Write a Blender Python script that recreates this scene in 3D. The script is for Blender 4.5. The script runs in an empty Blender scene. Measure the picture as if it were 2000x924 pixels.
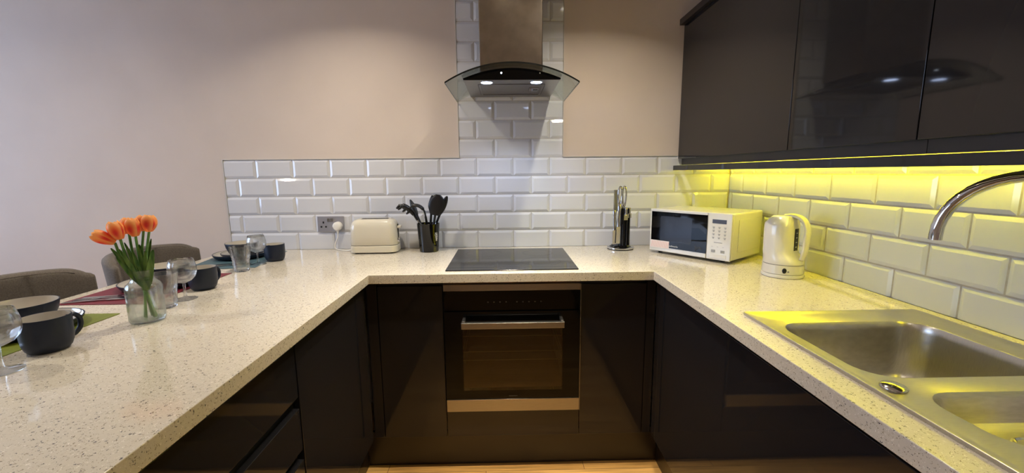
import bpy, bmesh, math, random
from mathutils import Vector, Matrix
random.seed(7)
C = bpy.context.scene.collection
PI = math.pi
W = 0.933                     # height of the worktop surface above the floor

# ------------------------------------------------------------------ camera
def make_camera():
    f, pitch, roll, yaw = 817.03, math.radians(8.667), math.radians(-0.5805), math.radians(0.8904)
    fw = Vector((math.sin(yaw)*math.cos(pitch), math.cos(yaw)*math.cos(pitch), -math.sin(pitch)))
    rt = Vector((math.cos(yaw), -math.sin(yaw), 0)); up = rt.cross(fw)
    r2 = rt*math.cos(roll) + up*math.sin(roll); u2 = -rt*math.sin(roll) + up*math.cos(roll)
    cd = bpy.data.cameras.new('camera'); cd.sensor_width = 36; cd.sensor_fit = 'HORIZONTAL'
    cd.lens = f/2000*36; cd.clip_start = 0.02
    co = bpy.data.objects.new('camera', cd); C.objects.link(co)
    m = Matrix((r2, u2, -fw)).transposed().to_4x4(); m.translation = Vector((-1.2479, -2.3243, W+0.4132))
    co.matrix_world = m; bpy.context.scene.camera = co
make_camera()

# ------------------------------------------------------------------ light and exposure
EXPOSURE = 0.32
SKY = (0.53, 0.68, 1.0); SKY_STRENGTH = 8.8
WARM = (1.0, 0.89, 0.72); SPOT_POWER = [6.9, 7.8, 3.4, 3.4, 9.0, 5.0, 4.2]
LED_COLOUR = (1.0, 0.86, 0.02); LED_STRENGTH = 68.0
HOOD_COLOUR = (0.72, 0.80, 1.0); HOOD_POWER = 0.9
sc = bpy.context.scene
sc.view_settings.view_transform = 'Standard'; sc.view_settings.look = 'None'
sc.view_settings.exposure = EXPOSURE; sc.view_settings.gamma = 1.0
sc.view_settings.use_curve_mapping = False
wd = bpy.data.worlds.new('world'); sc.world = wd; wd.use_nodes = True
bg = wd.node_tree.nodes['Background']; bg.inputs[0].default_value = (*SKY, 1); bg.inputs[1].default_value = SKY_STRENGTH
CEIL = 2.45
LAMPS = [(-2.03, -0.66), (-0.82, -0.72), (-2.30, -3.30), (-0.95, -3.1), (-3.3, -1.3), (-3.8, -3.9), (-1.22, -0.98)]  # stool-side, far-end and aisle downlights are added to brighten wall, room and floor
SPREAD = [128, 128, 150, 150, 150, 150, 58]
pl = bpy.data.lights.new('window_daylight', 'AREA'); pl.shape = 'RECTANGLE'; pl.size = 1.7; pl.size_y = 1.25
pl.cycles.is_portal = True
po = bpy.data.objects.new('window_daylight', pl); C.objects.link(po)
po.location = (-5.34, -1.35, 1.55); po.rotation_euler = (0, -PI/2, 0)

# ------------------------------------------------------------------ materials
def lin(c):
    return tuple((x/255/12.92 if x/255 <= .04045 else ((x/255+.055)/1.055)**2.4) for x in c)
def mat(name, rgb, rough=.5, metal=0., coat=0., spec=.5, emis=None, estr=0., sheen=0., lin_in=False):
    m = bpy.data.materials.new(name); m.use_nodes = True
    b = m.node_tree.nodes['Principled BSDF']
    b.inputs['Base Color'].default_value = (*(rgb if lin_in else lin(rgb)), 1)
    b.inputs['Roughness'].default_value = rough; b.inputs['Metallic'].default_value = metal
    b.inputs['Coat Weight'].default_value = coat; b.inputs['Coat Roughness'].default_value = .05
    b.inputs['Specular IOR Level'].default_value = spec
    b.inputs['Sheen Weight'].default_value = sheen
    if emis: b.inputs['Emission Color'].default_value = (*emis, 1); b.inputs['Emission Strength'].default_value = estr
    return m
def nodes(m): return m.node_tree.nodes, m.node_tree.links, m.node_tree.nodes['Principled BSDF']
def add(m, t, **kw):
    n = m.node_tree.nodes.new(t)
    for k, v in kw.items(): setattr(n, k, v)
    return n
def ramp(m, stops):
    r = add(m, 'ShaderNodeValToRGB'); e = r.color_ramp.elements
    while len(e) < len(stops): e.new(.5)
    for i, (p, c) in enumerate(stops): e[i].position = p; e[i].color = (*c, 1) if len(c) == 3 else c
    return r
def noise_mix(m, c1, c2, scale, stretch=(1, 1, 1), lo=.35, hi=.65, detail=4, bump=0, bscale=None):
    N, L, b = nodes(m)
    tc = add(m, 'ShaderNodeTexCoord'); mp = add(m, 'ShaderNodeMapping'); mp.inputs['Scale'].default_value = stretch
    nz = add(m, 'ShaderNodeTexNoise'); nz.inputs['Scale'].default_value = scale; nz.inputs['Detail'].default_value = detail
    L.new(tc.outputs['Object'], mp.inputs[0]); L.new(mp.outputs[0], nz.inputs['Vector'])
    r = ramp(m, [(lo, lin(c1)), (hi, lin(c2))]); L.new(nz.outputs['Fac'], r.inputs[0]); L.new(r.outputs[0], b.inputs['Base Color'])
    if bump:
        n2 = add(m, 'ShaderNodeTexNoise'); n2.inputs['Scale'].default_value = bscale or scale; n2.inputs['Detail'].default_value = 3
        L.new(mp.outputs[0], n2.inputs['Vector'])
        bp = add(m, 'ShaderNodeBump'); bp.inputs['Strength'].default_value = bump; bp.inputs['Distance'].default_value = .002
        L.new(n2.outputs['Fac'], bp.inputs['Height']); L.new(bp.outputs[0], b.inputs['Normal'])
    return m
M = {}
M['wall'] = noise_mix(mat('wall_paint', (203, 190, 180), .75), (201, 188, 178), (206, 193, 183), 3, bump=.12, bscale=160)
M['ceiling'] = mat('ceiling_paint', (226, 221, 212), .8)
M['tile'] = mat('white_glazed_tile', (207, 209, 216), .07, spec=.5)
M['grout'] = noise_mix(mat('grout', (176, 170, 164), .8), (170, 165, 160), (182, 178, 172), 60)
M['trim'] = mat('white_edge_trim', (200, 196, 190), .35)
M['door'] = mat('gloss_anthracite', (31, 30, 32), .05, coat=.05, spec=.38)
M['carcass'] = mat('carcass_anthracite', (36, 33, 35), .35)
M['black_gap'] = mat('black_profile', (12, 11, 12), .4)
M['plinth'] = mat('plinth_dark', (30, 25, 23), .3)
M['steel'] = noise_mix(mat('brushed_steel', (152, 150, 148), .34, 1.), (147, 145, 143), (158, 156, 153), 30, (1, 60, 60))
M['steel_sink'] = noise_mix(mat('sink_steel', (190, 186, 180), .31, 1.), (184, 180, 173), (196, 192, 185), 40, (1, 25, 1))
M['chimney'] = noise_mix(mat('chimney_steel', (140, 130, 120), .28, 1.), (134, 124, 114), (144, 134, 124), 18, (1, 1, 1))
M['plate_steel'] = mat('socket_steel', (168, 168, 176), .42, .7)
M['chrome'] = mat('chrome', (205, 205, 208), .05, 1.)
M['cutlery'] = mat('cutlery_steel', (190, 188, 186), .14, 1.)
M['black_glass'] = mat('black_glass', (6, 6, 7), .04, spec=.2)
M['hob'] = mat('hob_glass', (14, 14, 15), .09, spec=.5)
M['hob_mark'] = mat('hob_print', (64, 64, 66), .25)
M['black'] = mat('black_plastic', (14, 14, 16), .32)
M['nylon'] = mat('black_nylon', (13, 13, 16), .38)
M['gloss_black'] = mat('glossy_black_ceramic', (8, 8, 11), .07, coat=.1, spec=.4)
M['cream'] = mat('cream_enamel', (207, 200, 182), .16, coat=.5)
M['white'] = mat('white_plastic', (224, 221, 214), .3, coat=.2)
M['white_gloss'] = mat('white_appliance', (214, 211, 203), .22, coat=.4)
M['grey'] = mat('grey_print', (120, 120, 122), .5)
M['print'] = mat('button_print', (150, 150, 150), .5)
M['display'] = mat('display', (62, 62, 72), .2)
M['mw_window'] = mat('microwave_window', (30, 30, 36), .12, spec=.25)
M['navy'] = mat('navy_glaze', (18, 28, 48), .42, spec=.4)
M['glaze'] = mat('pale_glaze', (192, 186, 176), .10, coat=.5)
M['red_mat'] = noise_mix(mat('red_vinyl', (104, 26, 40), .5), (98, 24, 38), (112, 31, 45), 300)
M['green_mat'] = noise_mix(mat('green_vinyl', (104, 114, 28), .5), (98, 108, 25), (112, 121, 35), 300)
M['blue_mat'] = noise_mix(mat('blue_vinyl', (66, 92, 102), .5), (60, 86, 96), (74, 100, 110), 300)
M['fabric'] = noise_mix(mat('grey_brown_fabric', (98, 91, 84), .9, sheen=.1), (90, 83, 76), (106, 98, 91), 260, bump=.4, bscale=500)
M['chair_leg'] = mat('stool_metal', (22, 22, 22), .4)
M['stem'] = noise_mix(mat('tulip_stem', (92, 140, 66), .5), (78, 124, 54), (112, 156, 80), 40)
M['leaf'] = noise_mix(mat('tulip_leaf', (80, 130, 55), .45), (58, 106, 44), (138, 168, 88), 60, (1, 1, .25))
M['twine'] = mat('rubber_band', (150, 120, 84), .7)
M['led'] = mat('led_strip', (255, 230, 80), .5, emis=LED_COLOUR, estr=LED_STRENGTH)
M['led_body'] = mat('led_backing', (210, 200, 170), .6)
M['bulb'] = mat('hood_led', (255, 255, 255), .3, emis=(.55, .68, 1.), estr=14)
M['dot'] = mat('indicator_led', (255, 255, 255), .3, emis=(.75, .85, 1.), estr=9)
M['lens'] = mat('downlight_lens', (255, 245, 230), .4, emis=WARM, estr=9)
M['gap_dark'] = mat('dark_recess', (8, 8, 8), .8)
M['oven_in'] = noise_mix(mat('oven_reflection_brown', (140, 106, 76), .45), (132, 99, 70), (146, 112, 82), 6)  # cavity painted brown to imitate the floor reflected in the door glass
M['rack'] = mat('oven_rack_wire', (190, 170, 130), .3, .8)
M['pink'] = mat('sticker_pink', (226, 176, 168), .5)
M['paper'] = mat('sticker_white', (226, 214, 208), .5)
M['text_white'] = mat('white_print', (215, 215, 215), .5)
M['text_dim'] = mat('dim_print', (70, 66, 62), .5)

def glass(name, tint=(1, 1, 1), edge=(.8, .88, .86), ior=1.45, rough=0.0, bulk=0.0):
    m = bpy.data.materials.new(name); m.use_nodes = True; N = m.node_tree.nodes; L = m.node_tree.links
    N.remove(N['Principled BSDF']); out = N['Material Output']
    lw = N.new('ShaderNodeLayerWeight'); lw.inputs[0].default_value = .5
    p5 = N.new('ShaderNodeMath'); p5.operation = 'POWER'; p5.inputs[1].default_value = 5; L.new(lw.outputs['Facing'], p5.inputs[0])
    fr = N.new('ShaderNodeMath'); fr.operation = 'MULTIPLY_ADD'; f0 = ((ior-1)/(ior+1))**2; fr.inputs[1].default_value = 1-f0; fr.inputs[2].default_value = f0; L.new(p5.outputs[0], fr.inputs[0])
    pw = N.new('ShaderNodeMath'); pw.operation = 'POWER'; pw.inputs[1].default_value = 4; L.new(lw.outputs['Facing'], pw.inputs[0])
    mc = N.new('ShaderNodeMix'); mc.data_type = 'RGBA'; mc.inputs['A'].default_value = (*tint, 1); mc.inputs['B'].default_value = (*edge, 1)
    L.new(pw.outputs[0], mc.inputs['Factor'])
    tr = N.new('ShaderNodeBsdfTransparent'); L.new(mc.outputs['Result'], tr.inputs[0])
    gl = N.new('ShaderNodeBsdfGlossy'); gl.inputs['Roughness'].default_value = rough
    mx = N.new('ShaderNodeMixShader'); L.new(fr.outputs[0], mx.inputs[0]); L.new(tr.outputs[0], mx.inputs[1]); L.new(gl.outputs[0], mx.inputs[2])
    L.new(mx.outputs[0], out.inputs[0])
    if bulk:
        gb = N.new('ShaderNodeBsdfGlass'); gb.inputs['IOR'].default_value = 1.46; gb.inputs['Roughness'].default_value = 0; gb.inputs['Color'].default_value = (*tint, 1)
        m2 = N.new('ShaderNodeMixShader'); m2.inputs[0].default_value = bulk; L.new(mx.outputs[0], m2.inputs[1]); L.new(gb.outputs[0], m2.inputs[2]); L.new(m2.outputs[0], out.inputs[0])
    return m
M['glass'] = glass('clear_glass', (.98, .985, .98), (.50, .55, .55), 1.6, bulk=.55)
M['vase_glass'] = glass('vase_glass', (.96, .98, .965), (.34, .44, .39), 1.6, bulk=.22)
M['hood_glass'] = glass('hood_canopy_glass', (.93, .95, .92), (.45, .50, .46), 1.5)
M['glass_edge'] = mat('ground_glass_edge', (18, 22, 20), .15)
M['oven_glass'] = glass('oven_door_glass', (.62, .55, .46), (.2, .18, .15), 1.5)
M['window_glass'] = glass('window_glass', (.98, .99, .99), (.8, .85, .85))

def worktop_material():
    m = mat('speckled_quartz', (216, 207, 194), .11, coat=.15); N, L, b = nodes(m)
    tc = add(m, 'ShaderNodeTexCoord')
    def speck(scale, thr, keep):
        v = add(m, 'ShaderNodeTexVoronoi'); v.inputs['Scale'].default_value = scale; v.inputs['Randomness'].default_value = 1
        nz = add(m, 'ShaderNodeTexNoise'); nz.inputs['Scale'].default_value = scale*1.6; nz.inputs['Detail'].default_value = 2
        mxv = add(m, 'ShaderNodeMix'); mxv.data_type = 'RGBA'; mxv.blend_type = 'LINEAR_LIGHT'; mxv.inputs['Factor'].default_value = .006
        L.new(tc.outputs['Object'], nz.inputs['Vector']); L.new(tc.outputs['Object'], mxv.inputs['A']); L.new(nz.outputs['Color'], mxv.inputs['B'])
        L.new(mxv.outputs['Result'], v.inputs['Vector'])
        lt = add(m, 'ShaderNodeMath', operation='LESS_THAN'); L.new(v.outputs['Distance'], lt.inputs[0]); lt.inputs[1].default_value = thr
        sp = add(m, 'ShaderNodeSeparateColor'); L.new(v.outputs['Color'], sp.inputs[0])
        l2 = add(m, 'ShaderNodeMath', operation='LESS_THAN'); L.new(sp.outputs[0], l2.inputs[0]); l2.inputs[1].default_value = keep
        mu = add(m, 'ShaderNodeMath', operation='MULTIPLY'); L.new(lt.outputs[0], mu.inputs[0]); L.new(l2.outputs[0], mu.inputs[1])
        return mu
    col = None
    base = add(m, 'ShaderNodeRGB'); base.outputs[0].default_value = (*lin((202, 194, 178)), 1)
    prev = base.outputs[0]
    for scale, thr, keep, c in [(230, .34, .16, (128, 116, 96)), (330, .36, .14, (150, 138, 118)), (180, .32, .14, (80, 78, 80)), (260, .36, .14, (234, 228, 216))]:
        s = speck(scale, thr, keep); mx = add(m, 'ShaderNodeMix'); mx.data_type = 'RGBA'
        L.new(s.outputs[0], mx.inputs['Factor']); L.new(prev, mx.inputs['A']); mx.inputs['B'].default_value = (*lin(c), 1); prev = mx.outputs['Result']
    L.new(prev, b.inputs['Base Color']); return m
M['worktop'] = worktop_material()

def floor_material():
    m = mat('oak_plank_floor', (220, 170, 100), .32, coat=.1); N, L, b = nodes(m)
    tc = add(m, 'ShaderNodeTexCoord'); br = add(m, 'ShaderNodeTexBrick'); L.new(tc.outputs['Object'], br.inputs['Vector'])
    br.inputs['Scale'].default_value = 1; br.inputs['Brick Width'].default_value = .9; br.inputs['Row Height'].default_value = .085
    br.inputs['Mortar Size'].default_value = .0012; br.inputs['Bias'].default_value = 0
    br.inputs['Color1'].default_value = (*lin((232, 184, 112)), 1); br.inputs['Color2'].default_value = (*lin((214, 162, 90)), 1)
    br.inputs['Mortar'].default_value = (*lin((92, 60, 28)), 1)
    mp = add(m, 'ShaderNodeMapping'); mp.inputs['Scale'].default_value = (2, 40, 1); nz = add(m, 'ShaderNodeTexNoise'); nz.inputs['Scale'].default_value = 2.2; nz.inputs['Detail'].default_value = 6
    L.new(tc.outputs['Object'], mp.inputs[0]); L.new(mp.outputs[0], nz.inputs['Vector'])
    r = ramp(m, [(.3, (.62, .58, .52)), (.7, (1.1, 1.08, 1.02))]); L.new(nz.outputs['Fac'], r.inputs[0])
    mx = add(m, 'ShaderNodeMix'); mx.data_type = 'RGBA'; mx.blend_type = 'MULTIPLY'; mx.inputs['Factor'].default_value = 1
    L.new(br.outputs['Color'], mx.inputs['A']); L.new(r.outputs[0], mx.inputs['B']); L.new(mx.outputs['Result'], b.inputs['Base Color'])
    return m
M['floor'] = floor_material()
def translucent(m, amount):
    N, L, b = nodes(m); t = add(m, 'ShaderNodeBsdfTranslucent'); mx = add(m, 'ShaderNodeMixShader'); mx.inputs[0].default_value = amount
    src = b.inputs['Base Color'].links[0].from_socket; L.new(src, t.inputs[0])
    L.new(b.outputs[0], mx.inputs[1]); L.new(t.outputs[0], mx.inputs[2]); L.new(mx.outputs[0], N['Material Output'].inputs[0])
def petal_material():
    m = mat('tulip_petal', (240, 130, 50), .5, sheen=.2); N, L, b = nodes(m)
    a = add(m, 'ShaderNodeAttribute'); a.attribute_name = 'petal'
    r = ramp(m, [(0, lin((252, 190, 112))), (.35, lin((248, 154, 88))), (.72, lin((228, 72, 52))), (1, lin((200, 36, 58)))])
    L.new(a.outputs['Fac'], r.inputs[0]); L.new(r.outputs[0], b.inputs['Base Color']); return m
M['petal'] = petal_material()
translucent(M['petal'], .45); translucent(M['leaf'], .3)

# ------------------------------------------------------------------ mesh helpers
INV = {}
def empty(name, loc=(0, 0, 0), rotz=0.0, label=None, cat=None, group=None):
    o = bpy.data.objects.new(name, None); C.objects.link(o); o.location = loc; o.rotation_euler = (0, 0, rotz)
    o.empty_display_size = .05
    o['label'] = label; o['category'] = cat
    if group: o['group'] = group
    INV[o.name] = (Matrix.Translation(Vector(loc)) @ Matrix.Rotation(rotz, 4, 'Z')).inverted()
    return o
def tag(o, label, cat, group=None):
    o['label'] = label; o['category'] = cat
    if group: o['group'] = group
    return o
def obj(name, bm, m, parent=None, local=False, smooth=None, bevel=0, label=None, recalc=True, root=None):
    """links bm as one mesh object. parent: Empty (thing) or mesh part; vertices given in world unless local."""
    if recalc: bmesh.ops.recalc_face_normals(bm, faces=bm.faces)
    me = bpy.data.meshes.new(name)
    anc = parent
    while anc is not None and anc.name not in INV: anc = anc.parent
    if anc is not None and not local: bm.transform(INV[anc.name])
    bm.to_mesh(me); bm.free()
    for x in (m if isinstance(m, (list, tuple)) else [m]): me.materials.append(x)
    if smooth is not None:
        me.polygons.foreach_set('use_smooth', [True]*len(me.polygons)); me.set_sharp_from_angle(angle=math.radians(smooth))
    o = bpy.data.objects.new(name, me); C.objects.link(o)
    if parent is not None: o.parent = parent
    if bevel:
        b = o.modifiers.new('bevel', 'BEVEL'); b.width = bevel; b.segments = 3; b.limit_method = 'ANGLE'; b.angle_limit = math.radians(40)
        me.polygons.foreach_set('use_smooth', [True]*len(me.polygons)); me.set_sharp_from_angle(angle=math.radians(30))
    if label: o['label'] = label
    return o
def struct(name, bm, m, parent=None, **k):
    o = obj(name, bm, m, parent, **k); o['kind'] = 'structure'; return o
def B(): return bmesh.new()
def box(bm, x0, x1, y0, y1, z0, z1, mi=0):
    vs = [bm.verts.new(p) for p in ((x0,y0,z0),(x1,y0,z0),(x1,y1,z0),(x0,y1,z0),(x0,y0,z1),(x1,y0,z1),(x1,y1,z1),(x0,y1,z1))]
    for q in ((0,3,2,1),(4,5,6,7),(0,1,5,4),(1,2,6,5),(2,3,7,6),(3,0,4,7)):
        f = bm.faces.new([vs[i] for i in q]); f.material_index = mi
    return vs
def bx(*a, mi=0):
    bm = B(); box(bm, *a, mi=mi); return bm
def rings(bm, loops, cap0=True, cap1=True, mi=0, closed=False):
    vl = [[bm.verts.new(p) for p in lp] for lp in loops]; n = len(vl[0])
    pairs = list(zip(vl, vl[1:])) + ([(vl[-1], vl[0])] if closed else [])
    for a, b in pairs:
        for i in range(n):
            f = bm.faces.new((a[i], a[(i+1) % n], b[(i+1) % n], b[i])); f.material_index = mi
    if not closed:
        if cap0: bm.faces.new(vl[0][::-1]).material_index = mi
        if cap1: bm.faces.new(vl[-1]).material_index = mi
    return vl
def circ(cx, cy, z, r, n=40, ph=0, sx=1, sy=1):
    return [(cx+r*sx*math.cos(2*PI*i/n+ph), cy+r*sy*math.sin(2*PI*i/n+ph), z) for i in range(n)]
def lathe(bm, cx, cy, prof, n=40, cap0=True, cap1=True, mi=0):
    return rings(bm, [circ(cx, cy, z, max(r, 1e-4), n) for r, z in prof], cap0, cap1, mi)
def rrect(cx, cy, hx, hy, r, z, n=6):
    r = min(r, hx-1e-4, hy-1e-4); out = []
    for sx, sy, a0 in ((1, 1, 0), (-1, 1, PI/2), (-1, -1, PI), (1, -1, 3*PI/2)):
        for k in range(n+1):
            a = a0+PI/2*k/n; out.append((cx+sx*(hx-r)+r*math.cos(a), cy+sy*(hy-r)+r*math.sin(a), z))
    return out
def tube(bm, pts, r, n=10, caps=True, flat=1.0, up=None, mi=0):
    """swept tube; r float or list; flat scales across"""
    P = [Vector(p) for p in pts]; R = r if isinstance(r, (list, tuple)) else [r]*len(P)
    T = [(P[min(i+1, len(P)-1)]-P[max(i-1, 0)]).normalized() for i in range(len(P))]
    u = Vector(up) if up else (Vector((0, 0, 1)) if abs(T[0].z) < .9 else Vector((1, 0, 0)))
    loops = []
    for i, p in enumerate(P):
        u = (u-T[i]*u.dot(T[i]))
        u = u.normalized() if u.length > 1e-6 else T[i].orthogonal().normalized()
        v = T[i].cross(u)
        loops.append([p+(u*math.cos(2*PI*k/n)*flat+v*math.sin(2*PI*k/n))*R[i] for k in range(n)])
    rings(bm, loops, caps, caps, mi)
def spline(pts, n=8):
    P = [Vector(p) for p in pts]; out = []
    for i in range(len(P)-1):
        p0, p1, p2, p3 = P[max(i-1, 0)], P[i], P[i+1], P[min(i+2, len(P)-1)]
        for k in range(n):
            t = k/n; out.append(.5*((2*p1)+(-p0+p2)*t+(2*p0-5*p1+4*p2-p3)*t*t+(-p0+3*p1-3*p2+p3)*t**3))
    return out+[P[-1]]
def sphere(bm, c, rx, ry=None, rz=None, n=16, mi=0):
    ry = ry or rx; rz = rz or rx
    loops = [[(c[0]+rx*math.sin(PI*j/n)*math.cos(2*PI*i/n), c[1]+ry*math.sin(PI*j/n)*math.sin(2*PI*i/n), c[2]-rz*math.cos(PI*j/n)) for i in range(n)] for j in range(1, n)]
    vl = rings(bm, loops, True, True, mi)
def quadplane(bm, pts, mi=0): f = bm.faces.new([bm.verts.new(p) for p in pts]); f.material_index = mi
def text_mesh(s, size, depth=.0004):
    cu = bpy.data.curves.new('t', 'FONT'); cu.body = s; cu.size = size; cu.extrude = depth; cu.align_x = 'CENTER'; cu.align_y = 'CENTER'
    cu.resolution_u = 2
    to = bpy.data.objects.new('t', cu); me = bpy.data.meshes.new_from_object(to)
    bm = B(); bm.from_mesh(me); bpy.data.objects.remove(to); bpy.data.meshes.remove(me); return bm
def axes(o, x, y, z=None):
    x = Vector(x).normalized(); y = Vector(y).normalized(); z = x.cross(y)
    m = Matrix((x, y, z)).transposed().to_4x4(); m.translation = Vector(o); return m

# ================================================================== room shell
XL, YB = -5.25, -5.4
struct('floor', bx(XL-.1, .12, YB-.1, .12, -.08, 0), M['floor'])
struct('ceiling', bx(XL-.1, .12, YB-.1, .12, CEIL, CEIL+.08), M['ceiling'])
struct('wall_back', bx(XL-.1, .12, .008, .12, 0, CEIL), M['wall'])
struct('wall_right', bx(.008, .12, YB, .008, 0, CEIL), M['wall'])
struct('wall_front', bx(XL-.1, .12, YB-.1, YB, 0, CEIL), M['wall'])
WY0, WY1, WZ0, WZ1 = -2.2, -.5, .95, 2.15
bm = B()
box(bm, XL-.1, XL, YB, WY0, 0, CEIL); box(bm, XL-.1, XL, WY1, .008, 0, CEIL)
box(bm, XL-.1, XL, WY0, WY1, 0, WZ0); box(bm, XL-.1, XL, WY0, WY1, WZ1, CEIL)
struct('wall_left', bm, M['wall'])
bm = B(); a, t = .05, XL-.07
box(bm, t, t+.05, WY0, WY1, WZ0, WZ0+a); box(bm, t, t+.05, WY0, WY1, WZ1-a, WZ1)
for y in (WY0, (WY0+WY1)/2-a/2, WY1-a): box(bm, t, t+.05, y, y+a, WZ0+a, WZ1-a)
wn = struct('window_1', bm, M['trim'])
struct('window_glass', bx(t+.02, t+.026, WY0+a, WY1-a, WZ0+a, WZ1-a), M['window_glass'], wn)
bm = B(); box(bm, XL, -2.775, -.012, .007, 0, .09); struct('baseboard_back', bm, M['trim'])

# ================================================================== tiles
ZT = .4952
def tile_run(origin_axis, cells, bounds, name):
    """cells: (a0,a1,z0,z1) full tiles; bounds (b0,b1) list for clip; origin_axis 'y' => on back wall, 'x' => right wall"""
    bm = B(); g, bv, d0, d1 = .0012, .013, .0035, .0085
    for (a0, a1, z0, z1, c0, c1, e0, e1) in cells:
        A0, A1 = max(a0+g, c0), min(a1-g, c1); Z0, Z1 = max(z0+g, e0), min(z1-g, e1)
        if A1-A0 < .006 or Z1-Z0 < .006: continue
        i0 = a0+g+bv if a0+g >= c0 else A0; i1 = a1-g-bv if a1-g <= c1 else A1
        j0 = z0+g+bv if z0+g >= e0 else Z0; j1 = z1-g-bv if z1-g <= e1 else Z1
        if i1 <= i0 or j1 <= j0: i0, i1, j0, j1 = A0, A1, Z0, Z1
        def P(a, z, d): return (a, .008-d, W+z) if origin_axis == 'y' else (.008-d, a, W+z)
        lo = [(A0, Z0), (A1, Z0), (A1, Z1), (A0, Z1)]; hi = [(i0, j0), (i1, j0), (i1, j1), (i0, j1)]
        rings(bm, [[P(a, z, .0005) for a, z in lo], [P(a, z, d0 if (i0 != A0 or i1 != A1 or j0 != Z0) else d1) for a, z in lo], [P(a, z, d1) for a, z in hi]], False, True)
    return bm
def row_cells(off, a_lo, a_hi, k, z_lo=-1, z_hi=9):
    z1 = ZT-.1*k; z0 = z1-.1; out = []
    n0 = math.floor((a_lo-off)/.2)
    a = off+.2*n0
    while a < a_hi: out.append((a, a+.2, z0, z1, a_lo, a_hi, max(z_lo, -1), z_hi)); a += .2
    return out
cells = []
for k in range(0, 5): cells += row_cells(-.002+(.1 if k % 2 else 0), -2.770, -.001, k, .001)
HT = CEIL-W-.004
for k in range(-1, -12, -1): cells += row_cells(-.002+(.1 if k % 2 else 0), -1.492, -.932, k, .001, HT)
sp = empty('tiled_splashback', (-1.4, .006, W), 0, 'glossy white metro tiles on the back wall, carrying on up behind the extractor hood', 'splashback')
bm = B(); box(bm, -2.7724, 0, .005, .008, W+.001, W+ZT); box(bm, -1.494, -.93, .005, .008, W+ZT, CEIL-.002)
obj('grout_bed', bm, M['grout'], sp)
obj('tile_face', tile_run('y', cells, None, 't'), M['tile'], sp, recalc=False)
bm = B()
for x in (-1.4975, -.9300): box(bm, x, x+.0035, -.0015, .0078, W+ZT+.001, CEIL-.002)
box(bm, -2.7765, -2.7726, -.0015, .0078, W, W+ZT+.004)
box(bm, -2.7726, -1.4975, -.0015, .0078, W+ZT+.0005, W+ZT+.004); box(bm, -.9265, -.3, -.0015, .0078, W+ZT+.0005, W+ZT+.004)
obj('edge_trim', bm, M['trim'], sp)
cells = []
for k in range(0, 5): cells += row_cells(-.128 if k % 2 else -.0284, -2.30, -.004, k, .001, .478)
# on this wall the bands alternate the same way as on the back wall
sp = empty('tiled_splashback', (.006, -1.1, W), 0, 'glossy white metro tiles on the right wall, glowing yellow under the wall cupboards', 'splashback')
obj('grout_bed', bx(.004, .0072, -2.30, -.001, W+.001, W+.478), M['grout'], sp)
obj('tile_face', tile_run('x', cells, None, 't'), M['tile'], sp)

# ================================================================== worktop (one continuous U)
XO, XI, XR, YF, TH = -2.772, -1.8176, -.6294, -.6289, .038
YE = -3.0
SX0, SX1, SY0, SY1 = -.548, -.068, -2.150, -1.182    # cut-out under the sink flange
def worktop():
    xs = [XO, XI, XR, SX0, SX1, -.0012]; ys = [YE, SY0, SY1, YF, -.0012]
    def solid(i, j):
        xm = (xs[i]+xs[i+1])/2; ym = (ys[j]+ys[j+1])/2
        if XI < xm < XR and ym < YF: return False
        if SX0 < xm < SX1 and SY0 < ym < SY1: return False
        return True
    bm = B(); V = {}
    def v(i, j, t):
        if (i, j, t) not in V: V[(i, j, t)] = bm.verts.new((xs[i], ys[j], W-(0 if t else TH)))
        return V[(i, j, t)]
    nx, ny = len(xs)-1, len(ys)-1
    for i in range(nx):
        for j in range(ny):
            if not solid(i, j): continue
            bm.faces.new((v(i,j,1), v(i+1,j,1), v(i+1,j+1,1), v(i,j+1,1))); bm.faces.new((v(i,j,0), v(i,j+1,0), v(i+1,j+1,0), v(i+1,j,0)))
            for di, dj, a, b in ((-1,0,(i,j+1),(i,j)), (1,0,(i+1,j),(i+1,j+1)), (0,-1,(i,j),(i+1,j)), (0,1,(i+1,j+1),(i,j+1))):
                ii, jj = i+di, j+dj
                if not (0 <= ii < nx and 0 <= jj < ny) or not solid(ii, jj):
                    bm.faces.new((v(*a,0), v(*b,0), v(*b,1), v(*a,1)))
    return bm
o = obj('worktop', worktop(), M['worktop'], bevel=.0015)
tag(o, 'cream speckled quartz U-shaped worktop running round three sides of the kitchen', 'worktop')

# ================================================================== base cabinets
DT, DB = W-.062, W-.762        # door top / bottom
DF = -.588
def door_panel(name, parent, x0, x1, y0, y1, z0, z1): return obj(name, bx(x0, x1, y0, y1, z0, z1), M['door'], parent, bevel=.0015)
def cabinet_back(name, x0, x1, label, doors, cat='cabinet', z1=DT, ztop=W-TH-.001):
    c = empty(name, ((x0+x1)/2, DF, 0.17), 0, label, cat)
    obj('carcass', bx(x0+.0005, x1-.0005, DF+.02, -.02, DB, ztop), M['carcass'], c)
    for a, b in doors: door_panel('door', c, a+.0015, b-.0015, DF, DF+.019, DB, z1)
    return c
LF, RF = -1.848, -.602          # door faces of the left and right runs
# back run
cabinet_back('base_cabinet', -1.800, -1.520, 'dark gloss base cabinet with one narrow door left of the oven', [(-1.800, -1.520)])
cabinet_back('base_cabinet', -.928, -.642, 'dark gloss base cabinet with one narrow door right of the oven', [(-.928, -.642)])
o = obj('corner_post', bx(-1.847, -1.802, DF+.002, DF+.04, DB, W-TH-.001), M['door'], bevel=.001); tag(o, 'dark corner post where the back cabinets meet the left run', 'corner post')
o = obj('corner_post', bx(-.640, -.603, DF+.002, DF+.04, DB, W-TH-.001), M['door'], bevel=.001); tag(o, 'dark corner post where the back cabinets meet the right run', 'corner post')
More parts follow.
